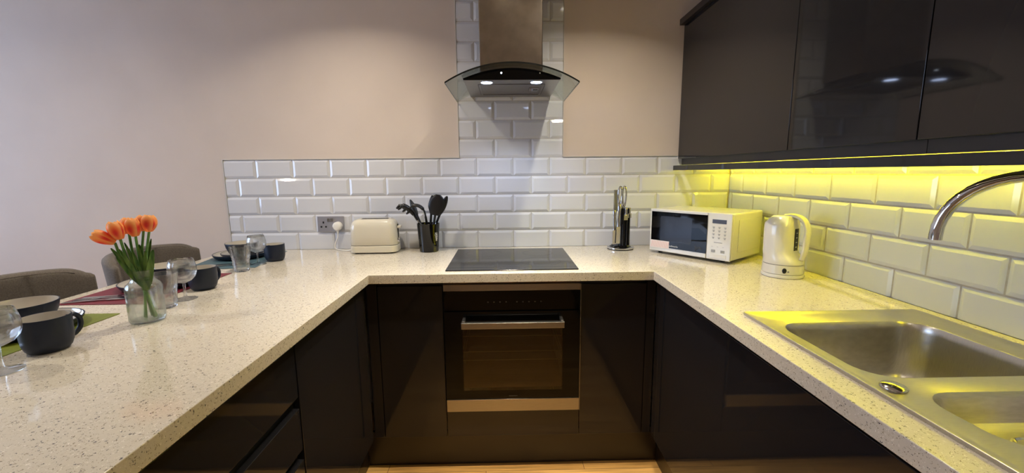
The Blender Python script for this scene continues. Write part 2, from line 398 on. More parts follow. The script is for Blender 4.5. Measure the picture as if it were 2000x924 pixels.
# left run
c = empty('base_cabinet', (LF, -.9, .17), 0, 'dark gloss base cabinet with tall plain door under the left worktop, nearest the corner', 'cabinet')
obj('carcass', bx(-2.44, LF-.020, -1.192, -.60, DB, W-TH-.001), M['carcass'], c)
obj('door', bx(LF-.019, LF, -1.190, -.604, DB, DT), M['door'], c, bevel=.0015)
c = empty('drawer_unit', (LF, -1.6, .17), 0, 'dark gloss handleless three-drawer unit under the left worktop', 'drawers')
obj('carcass', bx(-2.44, LF-.022, -1.996, -1.196, DB, W-TH-.001), M['black_gap'], c)
for z1, z0 in ((DT, W-.218), (W-.252, W-.380), (W-.412, DB)):
    obj('drawer', bx(LF-.019, LF, -1.993, -1.197, z0, z1), M['door'], c, bevel=.0015)
c = empty('base_cabinet', (LF, -2.45, .17), 0, 'dark gloss base cabinet under the near end of the left worktop', 'cabinet')
obj('carcass', bx(-2.44, LF-.020, -2.96, -2.0, DB, W-TH-.001), M['carcass'], c)
for a, b in ((-2.48, -2.0015), (-2.96, -2.4815)): obj('door', bx(LF-.019, LF, a, b, DB, DT), M['door'], c, bevel=.0015)
# right run
c = empty('base_cabinet', (RF, -1.4, .17), 0, 'dark gloss base cabinet with plain door front under the sink side worktop', 'cabinet')
obj('carcass', bx(RF+.020, -.02, -1.16, -.60, DB, W-TH-.001), M['carcass'], c)
bm = B(); box(bm, RF+.020, RF+.036, -2.95, -1.1605, DB, W-TH-.002); box(bm, RF+.036, -.03, -2.95, -1.1605, DB, DB+.018); box(bm, -.03, -.02, -2.95, -1.1605, DB, W-TH-.002)
obj('sink_base', bm, M['carcass'], c)
for a, b in ((-2.15, -.640), (-2.95, -2.153)): obj('door', bx(RF, RF+.019, a, b, DB, DT), M['door'], c, bevel=.0015)
o = obj('corner_post', bx(RF+.001, RF+.019, -.637, -.590, DB, W-TH-.001), M['door'], bevel=.001)
tag(o, 'slim dark filler strip beside the corner on the right run', 'filler strip')
# plinths
o = obj('plinth', bx(-1.895, -.558, DF+.045, DF+.06, .001, DB-.001), M['plinth']); tag(o, 'dark plinth under the oven and back cabinets', 'plinth')
o = obj('plinth', bx(LF-.062, LF-.048, -2.96, DF+.044, .001, DB-.001), M['plinth']); tag(o, 'dark plinth under the left cabinets and drawers', 'plinth')
o = obj('plinth', bx(RF+.046, RF+.060, -2.95, DF+.044, .001, DB-.001), M['plinth']); tag(o, 'dark plinth under the right sink run', 'plinth')
# peninsula back panel (side where the stools stand)
o = obj('back_panel', bx(-2.462, -2.442, -2.96, -.01, .001, W-TH-.001), M['carcass']); tag(o, 'dark panel closing the stool side of the breakfast bar', 'panel')

# ================================================================== oven
OX0, OX1 = -1.5175, -.930
ov = empty('oven', ((OX0+OX1)/2, DF, W-.64), 0, 'built-in black glass and steel oven in the middle of the back run', 'oven')
fy = DF-.002
bm = B()   # casing with an open cavity
cx0, cx1, cz0, cz1 = OX0+.06, OX1-.06, W-.545, W-.222
box(bm, OX0, cx0, DF+.014, -.06, W-.636, W-.05); box(bm, cx1, OX1, DF+.014, -.06, W-.636, W-.05)
box(bm, cx0, cx1, DF+.014, -.06, W-.636, cz0); box(bm, cx0, cx1, DF+.014, -.06, cz1, W-.05); box(bm, cx0, cx1, -.10, -.06, cz0, cz1)
obj('casing', bm, M['oven_in'], ov)
obj('top_trim', bx(OX0, OX1, fy-.004, DF+.013, W-.084, W-.056), M['steel'], ov, bevel=.001)
cp = obj('control_panel', bx(OX0+.002, OX1-.002, fy-.002, DF+.013, W-.172, W-.085), M['black_glass'], ov, bevel=.001)
for i in range(9):
    x = -1.33+i*.026 + (.02 if i > 3 else 0); obj('touch_symbol', bx(x, x+.006, fy-.0025, fy-.002, W-.137, W-.132), M['text_dim'], cp)
# door: frame of black glass around the window
wx0, wx1, wz0, wz1 = -1.440, -1.006, W-.535, W-.232
bm = B()
box(bm, OX0+.002, wx0, fy-.012, DF+.012, W-.574, W-.174); box(bm, wx1, OX1-.002, fy-.012, DF+.012, W-.574, W-.174)
box(bm, wx0, wx1, fy-.012, DF+.012, W-.574, wz0); box(bm, wx0, wx1, fy-.012, DF+.012, wz1, W-.174)
dr = obj('door', bm, M['black_glass'], ov)
obj('window_pane', bx(wx0, wx1, fy-.0122, fy-.009, wz0, wz1), M['oven_glass'], dr)
bm = B(); box(bm, -1.4375, -1.0065, -.662, -.642, W-.229, W-.203)
for x in (-1.435, -1.021): box(bm, x, x+.012, -.655, fy-.011, W-.212, W-.198)
obj('handle', bm, M['steel'], dr, bevel=.0015)
bm = B(); tube(bm, [(-1.241+.0026*i, fy-.0122, W-.5615+.0016*math.sin(i*2.1)) for i in range(15)], .0009, 5); obj('maker_mark', bm, M['text_dim'], dr)
obj('bottom_trim', bx(OX0+.001, OX1-.001, fy-.012, DF+.013, W-.634, W-.577), M['steel'], ov, bevel=.001)
for z in (W-.30, W-.372, W-.412):
    bm = B(); yy = -.50
    for y in ([-.56, -.12]): tube(bm, [(cx0+.012, y, z), (cx1-.012, y, z)], .0018, 6)
    for x in (cx0+.013, cx1-.013): tube(bm, [(x, -.56, z), (x, -.12, z)], .0018, 6)
    obj('rack', bm, M['rack'], ov)
obj('side_trim', bx(OX1, OX1+.002, fy-.010, DF+.012, W-.636, W-.056), M['steel'], ov)
o = obj('filler_panel', bx(OX0-.001, OX1+.001, DF, DF+.018, DB, W-.641), M['door'], bevel=.001)
tag(o, 'dark gloss filler panel under the oven', 'panel')

# ================================================================== hob
hb = empty('induction_hob', (-1.2215, -.329, W), 0, 'black glass induction hob set in the worktop below the hood', 'hob')
bm = B(); rings(bm, [rrect(-1.2215, -.329, .286, .252, .006, W+.0003), rrect(-1.2215, -.329, .286, .252, .006, W+.003), rrect(-1.2215, -.329, .2845, .2505, .005, W+.0045)])
obj('glass_top', bm, M['hob'], hb, smooth=30)
def ring_flat(bm, cx, cy, r, w, z, n=48):
    a = [bm.verts.new(p) for p in circ(cx, cy, z, r, n)]; b = [bm.verts.new(p) for p in circ(cx, cy, z, r+w, n)]
    for i in range(n): bm.faces.new((a[i], a[(i+1) % n], b[(i+1) % n], b[i]))
for x, y, r in ((-1.36, -.21, .09), (-1.36, -.42, .075), (-1.085, -.21, .075), (-1.085, -.42, .09)):
    bm = B(); ring_flat(bm, x, y, r, .0012, W+.0047); obj('zone_mark', bm, M['hob_mark'], hb)
bm = B(); box(bm, -1.505, -.938, -.532, -.5305, W+.0045, W+.0048)
for i in range(7): box(bm, -1.30+i*.026, -1.292+i*.026, -.556, -.550, W+.0045, W+.0048)
obj('control_marks', bm, M['hob_mark'], hb)

# ================================================================== extractor hood
HX = -1.2115; HZ = W+.817
hd = empty('extractor_hood', (HX, -.01, HZ), 0, 'chimney extractor hood with curved glass canopy above the hob', 'extractor hood')
obj('chimney', bx(HX-.149, HX+.149, -.25, -.002, HZ+.05, CEIL-.003), M['chimney'], hd, bevel=.004)
R = .548; CZ = W+.875-R
def arcz(x, r=R): return CZ+math.sqrt(r*r-(x-HX)**2)
# body: flat bottom, arched black front
bm = B(); n = 28; b0, b1 = HX-.213, HX+.213
fr, bk = [], []
for yy, L in ((-.415, fr), (-.002, bk)):
    for i in range(n+1):
        x = b0+(b1-b0)*i/n; L.append((x, yy, max(min(arcz(x)-.011, 9), HZ+.004)))
    L.append((b1, yy, HZ)); L.append((b0, yy, HZ))
rings(bm, [fr, bk])
for f in bm.faces:
    if f.calc_center_median().z < HZ+.001: f.material_index = 0
obj('body', bm, M['black'], hd, smooth=30)
bm = B(); L1, L2 = [], []
for yy, L in ((-.4185, L1), (-.4152, L2)):
    for i in range(n+1):
        x = b0+(b1-b0)*i/n; L.append((x, yy, max(arcz(x)-.0115, HZ+.004)))
    L.append((b1, yy, HZ-.002)); L.append((b0, yy, HZ-.002))
rings(bm, [L1, L2]); fp = obj('front_panel', bm, M['black_glass'], hd, smooth=30)
bm = B(); lathe(bm, 0, 0, [(.0035, 0), (.0035, .001)], 14); bm.transform(axes((HX-.046, -.4188, HZ+.026), (1, 0, 0), (0, 0, 1))); obj('indicator_light', bm, M['dot'], fp)
bm = B(); lathe(bm, 0, 0, [(.003, 0), (.003, .001)], 14, mi=0); bm.transform(axes((HX+.122, -.4188, HZ+.024), (1, 0, 0), (0, 0, 1), )); obj('button', bm, M['grey'], fp)
bm = B()
box(bm, b0+.001, b1-.001, -.414, -.330, HZ-.003, HZ-.0005); box(bm, b0+.001, b1-.001, -.06, -.004, HZ-.003, HZ-.0005)
box(bm, b0+.001, HX-.155, -.33, -.06, HZ-.003, HZ-.0005); box(bm, HX+.155, b1-.001, -.33, -.06, HZ-.003, HZ-.0005)
obj('underside', bm, M['steel'], hd)
bm = B(); box(bm, HX-.152, HX-.142, -.327, -.063, HZ-.005, HZ-.001); box(bm, HX+.142, HX+.152, -.327, -.063, HZ-.005, HZ-.001)
box(bm, HX-.142, HX+.142, -.327, -.317, HZ-.005, HZ-.001); box(bm, HX-.142, HX+.142, -.073, -.063, HZ-.005, HZ-.001)
ft = obj('grease_filter', bm, M['steel'], hd)
bm = B(); box(bm, HX-.142, HX+.142, -.317, -.073, HZ-.0015, HZ-.0008)
for i in range(46):
    x = HX-.14+i*.0061; box(bm, x, x+.003, -.316, -.074, HZ-.0028, HZ-.0016)
obj('filter_mesh', bm, M['steel'], ft)
bm = B(); box(bm, HX+.085, HX+.132, -.245, -.175, HZ-.0062, HZ-.003); obj('filter_latch', bm, M['chrome'], ft)
bm = B(); box(bm, HX+.105, HX+.128, -.215, -.195, HZ-.0072, HZ-.0062); obj('latch_grip', bm, M['black'], ft)
for x in (HX-.112, HX+.110):
    bm = B(); lathe(bm, x, -.372, [(.031, HZ-.0032), (.031, HZ-.005), (.027, HZ-.0055)], 28); rg = obj('lamp_ring', bm, M['chrome'], hd, smooth=30)
    bm = B(); lathe(bm, x, -.372, [(.025, HZ-.0056), (.025, HZ-.0062)], 28); obj('lamp_lens', bm, M['bulb'], rg)
    ld = bpy.data.lights.new('hood_lamp_light', 'SPOT'); ld.energy = HOOD_POWER*6; ld.color = HOOD_COLOUR; ld.shadow_soft_size = .022; ld.spot_size = math.radians(125); ld.spot_blend = .6
    lo = bpy.data.objects.new('hood_lamp_light', ld); C.objects.link(lo); lo.parent = hd; lo.location = INV[hd.name] @ Vector((x, -.372, HZ-.012))
# glass canopy: curved in x, straight in depth
bm = B(); n = 40; hw = .2855; top, bot = [], []
for i in range(n+1):
    x = HX-hw+2*hw*i/n; top.append((x, arcz(x))); bot.append((x, arcz(x)-.007))
prof = top+bot[::-1]
rings(bm, [[(x, -.480, z) for x, z in prof], [(x, -.001, z) for x, z in prof]], False, False)
cg = obj('glass_canopy', bm, M['hood_glass'], hd, smooth=30)
bm = B()
for i in range(n):
    (xa, za), (xb, zb), (xc, zc), (xd, zd) = top[i], top[i+1], bot[i+1], bot[i]
    quadplane(bm, [(xa, -.4802, za), (xb, -.4802, zb), (xc, -.4802, zc), (xd, -.4802, zd)])
bmesh.ops.remove_doubles(bm, verts=bm.verts, dist=1e-5)
for i, s in ((0, -1), (n, 1)):
    x, z = top[i]; x2, z2 = bot[i]; quadplane(bm, [(x+s*.0002, -.48, z), (x+s*.0002, -.001, z), (x2+s*.0002, -.001, z2), (x2+s*.0002, -.48, z2)])
obj('polished_edge', bm, M['glass_edge'], cg, recalc=False)

# ================================================================== wall cupboards (right wall)
UX, PX = -.297, -.3185
UZ0, UZ1 = W+.479, W+1.168
S1, S2 = -.905, -1.352
def wall_cupboard(y0, y1, splits, label):
    c = empty('wall_cupboard', (-.15, (y0+y1)/2, UZ0), 0, label, 'cupboard')
    bm = B(); box(bm, UX+.020, .0035, y1+.0008, y0-.0008, W+.4785, UZ1); box(bm, UX+.022, UX+.038, y1+.0008, y0-.0008, W+.4468, W+.4785)
    obj('carcass', bm, M['carcass'], c)
    for a, b in splits: obj('door', bx(UX, UX+.019, b+.0015, a-.0015, UZ0, UZ1), M['door'], c, bevel=.0012)
wall_cupboard(-.004, S2-.006, [(-.006, S1), (S1, S2)], 'dark gloss wall cupboard with two doors, nearest the back wall above the microwave')
wall_cupboard(S2-.006, -2.26, [(S2, -1.80), (-1.80, -2.26)], 'dark gloss wall cupboard above the sink and tap')
o = obj('cornice', bx(PX, .003, -2.28, .003, UZ1+.002, UZ1+.032), M['carcass'], bevel=.001); tag(o, 'dark flat cornice along the top of the wall cupboards', 'cornice')
o = obj('light_pelmet', bx(PX, PX+.018, -2.28, .001, W+.4175, W+.4435), M['door'], bevel=.001); tag(o, 'dark light pelmet strip hanging below the wall cupboards', 'pelmet')
ls = empty('led_light_strip', (-.044, -1.1, W+.474), 0, 'yellow glowing LED strip fixed under the wall cupboards', 'light strip')
obj('backing', bx(-.052, -.036, -2.25, -.02, W+.474, W+.478), M['led_body'], ls)
obj('diodes', bx(-.049, -.039, -2.25, -.02, W+.4718, W+.4738), M['led'], ls)

# ================================================================== sink and tap
sk = empty('sink', (-.308, -1.665, W), 0, 'stainless steel one-and-a-half bowl inset sink in the right worktop', 'sink')
def outline(cx, cy, hx, hy, r, z): return rrect(cx, cy, hx, hy, r, z, 7)
def sink():
    bm = B(); scx, scy, hx, hy = -.3085, -1.6665, .2535, .4995
    L = [(hx, hy, .008, W+.0004), (hx, hy, .008, W+.0068), (hx-.0008, hy-.0008, .008, W+.0078), (hx-.004, hy-.004, .010, W+.0078), (hx-.012, hy-.012, .014, W+.0052), (hx-.024, hy-.024, .02, W+.003)]
    vl = rings(bm, [outline(scx, scy, a, b, r, z) for a, b, r, z in L], False, False)
    outer = vl[-1]
    def bowl(cx, cy, hx, hy, r, depth):
        prof = [(0, .003), (.004, .0015), (.007, -.004), (.009, -depth*.12), (.013, -depth*.6), (.018, -depth*.84), (.026, -depth*.94), (.036, -depth*.985), (.048, -depth)]
        lp = [outline(cx, cy, hx-i, hy-i, max(r-i*.6, .02), W+z) for i, z in prof]
        v = rings(bm, lp, False, False)
        # floor sloping to the waste
        c = circ(0, 0, 0, .043, len(lp[0])); k = len(lp[0])
        return v[0], v[-1], (cx, cy, depth)
    tops = []; bots = []
    for a in ((-.324, -1.4015, .200, .160, .070, .165), (-.335, -1.697, .162, .088, .06, .064)):
        t, b, i = bowl(*a); tops.append(t); bots.append((b, i))
    ed = []
    for lp in [outer]+tops:
        for i in range(len(lp)):
            e = bm.edges.get((lp[i], lp[(i+1) % len(lp)])); ed.append(e)
    bmesh.ops.triangle_fill(bm, use_beauty=True, use_dissolve=False, edges=ed)
    for b, (cx, cy, d) in bots:
        k = len(b); rr = .040
        ang = [math.atan2(v.co.y-cy, v.co.x-cx) for v in b]
        w = [bm.verts.new((cx+rr*math.cos(a), cy+rr*math.sin(a), W-d-.002)) for a in ang]
        for i in range(k): bm.faces.new((b[i], b[(i+1) % k], w[(i+1) % k], w[i]))
        w2 = [bm.verts.new((cx+.034*math.cos(a), cy+.034*math.sin(a), W-d-.006)) for a in ang]
        for i in range(k): bm.faces.new((w[i], w[(i+1) % k], w2[(i+1) % k], w2[i]))
        bm.faces.new(w2)
    for f in bm.faces:
        if f.normal.z < 0: pass
    return bm
bm = sink(); bmesh.ops.recalc_face_normals(bm, faces=bm.faces)
up = sum(f.calc_area()*f.normal.z for f in bm.faces)
if up < 0: bmesh.ops.reverse_faces(bm, faces=bm.faces)
obj('basin', bm, M['steel_sink'], sk, smooth=32, recalc=False)
for cx, cy, d in ((-.322, -1.4015, .165), (-.335, -1.697, .064)):
    bm = B(); lathe(bm, cx, cy, [(.034, W-d-.0055), (.0415, W-d-.001), (.043, W-d+.001), (.040, W-d+.002), (.034, W-d-.002), (.024, W-d-.0045)], 36)
    sr = obj('strainer', bm, M['chrome'], sk, smooth=40)
    bm = B(); lathe(bm, cx, cy, [(.012, W-d-.004), (.012, W-d+.002), (.009, W-d+.005), (.003, W-d+.006)], 20); obj('plug', bm, M['chrome'], sr, smooth=40)
bm = B(); lathe(bm, -.5165, -1.596, [(.0215, W+.0032), (.0218, W+.0048), (.0195, W+.0080), (.0135, W+.0105), (.006, W+.0117), (.001, W+.012)], 32)
obj('waste_control_knob', bm, M['cutlery'], sk, smooth=50)
bm = B()
for i in range(7):
    x = -.48+i*.057; tube(bm, [(x, -2.11, W+.0035), (x, -1.86, W+.0035)], .0028, 8, flat=.6)
obj('drainer_ridges', bm, M['steel_sink'], sk, smooth=60)
tp = empty('mixer_tap', (-.088, -1.597, W), 0, 'chrome swan-neck mixer tap behind the sink, spout over the main bowl', 'tap')
pts = [(-.088, -1.597, W+.05)]+[(-.088, -1.597, W+z) for z in (.12, .20, .262)]
d = Vector((-.162, .216, 0)).normalized(); c0 = Vector((-.169, -1.489, W+.262))
for k in range(1, 22):
    a = PI*k/22; p = c0-d*.135*math.cos(a)+Vector((0, 0, .135*math.sin(a))); pts.append(tuple(p))
e = c0+d*.135; pts.append(tuple(e)); pts.append((e.x, e.y, W+.250))
bm = B(); tube(bm, pts, .0125, 20); obj('spout', bm, M['chrome'], tp, smooth=40)
bm = B(); lathe(bm, -.088, -1.597, [(.027, W+.0075), (.027, W+.012), (.0225, W+.016), (.0225, W+.062), (.0150, W+.068)], 28); obj('body', bm, M['chrome'], tp, smooth=40)
bm = B(); tube(bm, [(-.088, -1.62, W+.045), (-.088, -1.655, W+.052), (-.088, -1.70, W+.075)], [.010, .006, .005], 12); obj('lever', bm, M['chrome'], tp, smooth=40)

# ================================================================== microwave
mth = -.9336
mw = empty('microwave', (-.5037, -.2013, W), mth, 'white microwave oven with black door standing in the right corner', 'microwave')
w, dp, h, z0 = .410, .306, .212, .013
bm = B(); box(bm, 0, w, .012, dp, z0, z0+h); obj('casing', bm, M['white_gloss'], mw, local=True, bevel=.008)
bm = B(); box(bm, w+.0004, w+.0022, .065, dp-.03, z0+.035, z0+h-.03); obj('side_pressing', bm, M['white_gloss'], mw, local=True, bevel=.0018)
bm = B(); box(bm, 0, .300, 0, .0115, z0, z0+h); md = obj('door', bm, M['white_gloss'], mw, local=True, bevel=.003)
bm = B(); box(bm, .009, .300, -.0012, .001, z0+.022, z0+h-.012); gp = obj('door_glass', bm, M['black_glass'], md, local=True)
bm = B(); rings(bm, [[(x, -.0014, z) for x, z, _ in rrect(.143, z0+.118, .083, .062, .008, 0)], [(x, -.0013, z) for x, z, _ in rrect(.143, z0+.118, .083, .062, .008, 0)]]); obj('viewing_mesh', bm, M['mw_window'], md, local=True)
bm = text_mesh('cookworks', .0118); bm.transform(axes((.1335, -.0016, z0+.0335), (1, 0, 0), (0, 0, 1))); obj('maker_name', bm, M['text_white'], md, local=True)
bm = B(); tube(bm, [(.268+.008*math.cos(PI*i/10), -.0014, z0+.036+.012*math.sin(PI*i/10)) for i in range(11)], .0016, 5)
for q in (.033, .040, .047): box(bm, .246, .256, -.0018, -.0012, z0+q-.0014, z0+q+.0014)
obj('power_mark', bm, M['text_dim'], md, local=True)
bm = B(); box(bm, .006, .112, -.0018, -.0013, z0+.017, z0+.055); st = obj('sticker', bm, M['paper'], md, local=True, label='white sticker with faint red lettering')
bm = B()
for i in range(11):
    x = .012+i*.009; quadplane(bm, [(x, -.0019, z0+.021), (x+.003, -.0019, z0+.021), (x+.010, -.0019, z0+.051), (x+.007, -.0019, z0+.051)])
obj('sticker_print', bm, M['pink'], md, local=True)
bm = B(); box(bm, .3015, w, 0, .0115, z0, z0+h); mc = obj('control_panel', bm, M['white_gloss'], mw, local=True, bevel=.003)
bm = B(); box(bm, .323, .386, -.001, .0005, z0+.166, z0+.184); obj('display', bm, M['display'], mc, local=True)
bm = B()
for r_ in range(4):
    for c_ in range(3):
        x = .325+c_*.026; z = z0+.148-r_*.0155
        box(bm, x, x+.010, -.0008, .0003, z, z+.0025); box(bm, x+.002, x+.008, -.0008, .0003, z-.005, z-.0015)
for c_ in range(3): box(bm, .324+c_*.025, .330+c_*.025, -.0008, .0003, z0+.060, z0+.061)
box(bm, .335, .372, -.0008, .0003, z0+.078, z0+.081)
obj('button_print', bm, M['print'], mc, local=True)
for x in (.324, .367):
    bm = B(); box(bm, x, x+.018, -.0012, .0003, z0+.034, z0+.046); obj('button', bm, M['print'], mc, local=True, bevel=.001)
bm = B(); box(bm, .318, .392, -.0012, .0003, z0+.008, z0+.026); obj('door_release', bm, M['white'], mc, local=True, bevel=.001)
for x in (.04, w-.05):
    for y in (.04, dp-.05):
        bm = B(); lathe(bm, x, y, [(.010, .0005), (.012, .0129)], 14); obj('foot', bm, M['black'], mw, local=True)

# ================================================================== kettle
vd = Vector((1.095, 1.60, 0)).normalized(); rd = Vector((vd.y, -vd.x, 0)); hdv = (rd*.86-vd*.42).normalized()
kt = empty('kettle', (-.152, -.722, W), math.atan2(hdv.y, hdv.x), 'white cordless jug kettle on its base beside the microwave', 'kettle')
bm = B(); lathe(bm, 0, 0, [(.072, .0005), (.0745, .004), (.0735, .013), (.070, .0145)], 48); obj('power_base', bm, M['white_gloss'], kt, local=True, smooth=40)
bm = B(); lathe(bm, 0, 0, [(.068, .0145), (.0715, .0165), (.0712, .050), (.069, .0515)], 48); lb = obj('lower_body', bm, M['white_gloss'], kt, local=True, smooth=40)
bm = B(); lathe(bm, 0, 0, [(.0705, .0517), (.0705, .0535)], 48); obj('seam_ring', bm, M['grey'], kt, local=True, label='grey seam ring')
def ksec(z, a, b, c, n=48, sq=2.6):
    o = []
    for i in range(n):
        t = 2*PI*i/n; ct, st = math.cos(t), math.sin(t)
        o.append((c+a*abs(ct)**(2/sq)*(1 if ct > 0 else -1), b*abs(st)**(2/sq)*(1 if st > 0 else -1), z))
    return o
S0 = 0
S = [(.0537, .0705, .0705, 0, 2.0), (.068, .070, .070, 0, 2.0), (.082, .062, .0685, -.007, 2.1), (.096, .0555, .067, -.013, 2.3), (.150, .054, .0665, -.014, 2.5), (.200, .053, .0645, -.015, 2.6), (.2105, .0515, .062, -.015, 2.6), (.232, .039, .047, -.010, 2.5), (.2365, .035, .043, -.008, 2.4), (.238, .026, .032, -.005, 2.2)]
bm = B(); rings(bm, [ksec(z, a, b, c, 48, s) for z, a, b, c, s in S]); kb = obj('jug', bm, M['white_gloss'], kt, local=True, smooth=45)
bm = B(); pth = spline([(-.004, 0, .236), (.030, 0, .2385), (.060, 0, .226), (.0755, 0, .196), (.0765, 0, .150), (.0735, 0, .105), (.066, 0, .074)], 6)
tube(bm, pth, [.017]*4+[.018]*(len(pth)-8)+[.016]*4, 16, flat=.5, up=(0, 0, 1)); obj('handle', bm, M['white_gloss'], kt, local=True, smooth=60)
bm = B(); rings(bm, [[(x, y, z) for x, y, z in rrect(0, 0, .0015, .014, .001, 0)] , [(x, y, z+.085) for x, y, z in rrect(0, 0, .0015, .012, .001, 0)]]); bm.transform(Matrix.Translation((.0405, 0, .105))); obj('water_window', bm, M['black'], kb, local=True, label='dark water level window')
bm = B()
for i in range(4): box(bm, .0421, .0425, -.006, .004, .118+i*.018, .121+i*.018)
obj('level_marks', bm, M['text_white'], kb, local=True)
bm = B(); sphere(bm, (0, 0, 0), .0075, .0035, .0105, 12); a_ = -1.02; bm.transform(Matrix.Rotation(a_, 4, 'Z') @ Matrix.Translation((.0712, 0, .032)) @ Matrix.Rotation(PI/2, 4, 'Z')); obj('switch', bm, M['black'], lb, local=True, smooth=60)
bm = B(); sphere(bm, (0, 0, 0), .0035, .002, .003, 10); bm.transform(Matrix.Rotation(a_+.18, 4, 'Z') @ Matrix.Translation((.0714, 0, .029)) @ Matrix.Rotation(PI/2, 4, 'Z')); obj('pilot_lamp', bm, M['grey'], lb, local=True, smooth=60)
o_ = Vector((-.152, -.722, 0))
kp = [(-.088, -.690, W+.006), (-.070, -.685, W+.030), (-.055, -.668, W+.050), (-.036, -.640, W+.030), (-.028, -.58, W+.005), (-.022, -.50, W+.004)]
bm = B(); tube(bm, spline(kp, 6), .003, 8); obj('power_cord', bm, M['white'], kt, smooth=60)

# ================================================================== toaster
tz = W; TX, TY = -1.9435, -.098
ts = empty('toaster', (TX, TY, W), math.radians(1.5), 'cream two-slice toaster beside the wall socket', 'toaster')
def tsec(z, hx, hy, r): return rrect(0, 0, hx, hy, r, z, 8)
bm = B(); rings(bm, [tsec(.006, .119, .062, .035), tsec(.008, .123, .066, .038), tsec(.040, .123, .066, .038), tsec(.042, .121, .064, .037)]); obj('base', bm, M['cream'], ts, local=True, smooth=40)
bm = B(); rings(bm, [tsec(.0422, .1185, .0615, .036), tsec(.0445, .1185, .0615, .036)]); obj('seam', bm, M['gap_dark'], ts, local=True)
bm = B(); L = [(.0447, .121, .064, .037), (.047, .1225, .0655, .038), (.135, .119, .062, .038), (.150, .1165, .060, .037), (.163, .111, .056, .034), (.172, .103, .049, .030), (.178, .092, .040, .024), (.180, .084, .034, .02), (.1775, .082, .032, .02)]
rings(bm, [tsec(*l) for l in L]); tb = obj('shell', bm, M['cream'], ts, local=True, smooth=50)
for y in (-.016, .016):
    bm = B(); box(bm, -.070, .070, y-.010, y+.010, .1774, .1782); sl = obj('bread_slot', bm, M['gap_dark'], tb, local=True)
    bm = B()
    for s in (-1, 1): box(bm, -.072, .072, y+s*.011-.001, y+s*.011+.001, .1774, .1795)
    obj('slot_rim', bm, M['chrome'], tb, local=True)
bm = B(); box(bm, .1195, .1215, -.010, .010, .075, .150); obj('lever_slot', bm, M['gap_dark'], tb, local=True)
bm = B(); box(bm, .120, .139, -.019, .019, .128, .142); obj('lever', bm, M['cream'], tb, local=True, bevel=.004)
bm = B(); lathe(bm, 0, 0, [(.011, 0), (.011, .006), (.009, .009)], 20); bm.transform(axes((.1215, -.02, .066), (0, 1, 0), (0, 0, 1))); obj('browning_dial', bm, M['chrome'], tb, local=True, smooth=40)
for x in (-.09, .09):
    for y in (-.04, .04):
        bm = B(); lathe(bm, x, y, [(.010, .0005), (.011, .0058)], 14); obj('foot', bm, M['black'], ts, local=True)
# socket with plug and cord
ss = empty('wall_socket', (-2.2145, 0, W+.143), 0, 'double brushed steel wall socket above the worktop, left of the toaster', 'socket')
bm = B(); box(bm, -2.2875, -2.1415, -.0085, -.0012, W+.100, W+.186); obj('faceplate', bm, M['plate_steel'], ss, bevel=.002)
bm = B(); 
for cx in (-2.254, ):
    box(bm, cx-.004, cx+.004, -.0092, -.0084, W+.146, W+.157); box(bm, cx-.017, cx-.008, -.0092, -.0084, W+.123, W+.132); box(bm, cx+.008, cx+.017, -.0092, -.0084, W+.123, W+.132)
obj('pin_holes', bm, M['gap_dark'], ss)
for cx in (-2.226, -2.208):
    bm = B(); box(bm, cx-.007, cx+.007, -.0125, -.0084, W+.156, W+.175); obj('switch', bm, M['steel'], ss, bevel=.0015)
pg = empty('plug', (-2.172, -.03, W+.13), 0, 'white three-pin plug in the right side of the wall socket, cord running to the toaster', 'plug')
bm = B(); lp = []
for y, s in ((-.0088, .92), (-.012, 1), (-.030, 1), (-.038, .86), (-.040, .6)):
    lp.append([(-2.172+s*.0255*math.cos(2*PI*i/24)*(1 if math.sin(2*PI*i/24) > -.2 else .92), y, W+.131+s*.0255*math.sin(2*PI*i/24)) for i in range(24)])
rings(bm, lp); obj('plug_body', bm, M['white'], pg, smooth=50)
bm = B(); tube(bm, [(-2.172, -.026, W+.108), (-2.172, -.026, W+.092)], [.006, .0045], 10); obj('cord_grip', bm, M['white'], pg, smooth=50)
bm = B(); tube(bm, spline([(-2.172, -.026, W+.095), (-2.174, -.027, W+.07), (-2.186, -.03, W+.04), (-2.188, -.034, W+.012), (-2.165, -.045, W+.004), (-2.11, -.075, W+.004), (-2.073, -.09, W+.012)], 8), .0032, 8); obj('cord', bm, M['white'], pg, smooth=60)

# ================================================================== utensil pot
UXc, UYc = -1.660, -.098
up_ = empty('utensil_pot', (UXc, UYc, W), 0, 'glossy black cylindrical utensil pot beside the toaster', 'pot')
bm = B(); lathe(bm, UXc, UYc, [(.046, W+.0005), (.050, W+.003), (.060, W+.148), (.0605, W+.151), (.0575, W+.151), (.0565, W+.146), (.048, W+.010)], 48); obj('pot_body', bm, M['gloss_black'], up_, smooth=40)
bm = B()
def pot_pt(a, z, off=.0006):
    r = .050+(.060-.050)*(z-.003)/.145+off; return (UXc+r*math.cos(a), UYc+r*math.sin(a), W+z)
for k, (a0, a1, zz) in enumerate([(-.75, -.5, .098), (-.8, -.42, .088), (-.72, -.46, .078), (-.66, -.5, .068)]):
    tube(bm, [pot_pt(a0+(a1-a0)*i/8, zz+.008*math.sin(i*1.3+k)) for i in range(9)], .0011, 6)
obj('white_motif', bm, M['text_white'], up_, smooth=60)
UG = 'kitchen utensils in the pot'
def utensil(name, label, base, neck, headfn):
    u = empty(name, (base[0], base[1], W+base[2]), 0, label, 'utensil', UG)
    b = Vector((base[0], base[1], W+base[2])); n_ = Vector((neck[0], neck[1], W+neck[2]))
    bm = B(); tube(bm, [b, b.lerp(n_, .5), n_], [.0055, .005, .0042], 10); obj('handle', bm, M['cutlery'], u, smooth=60)
    bm = B(); headfn(bm, n_, (n_-b).normalized()); obj('head', bm, M['nylon'], u, smooth=60)
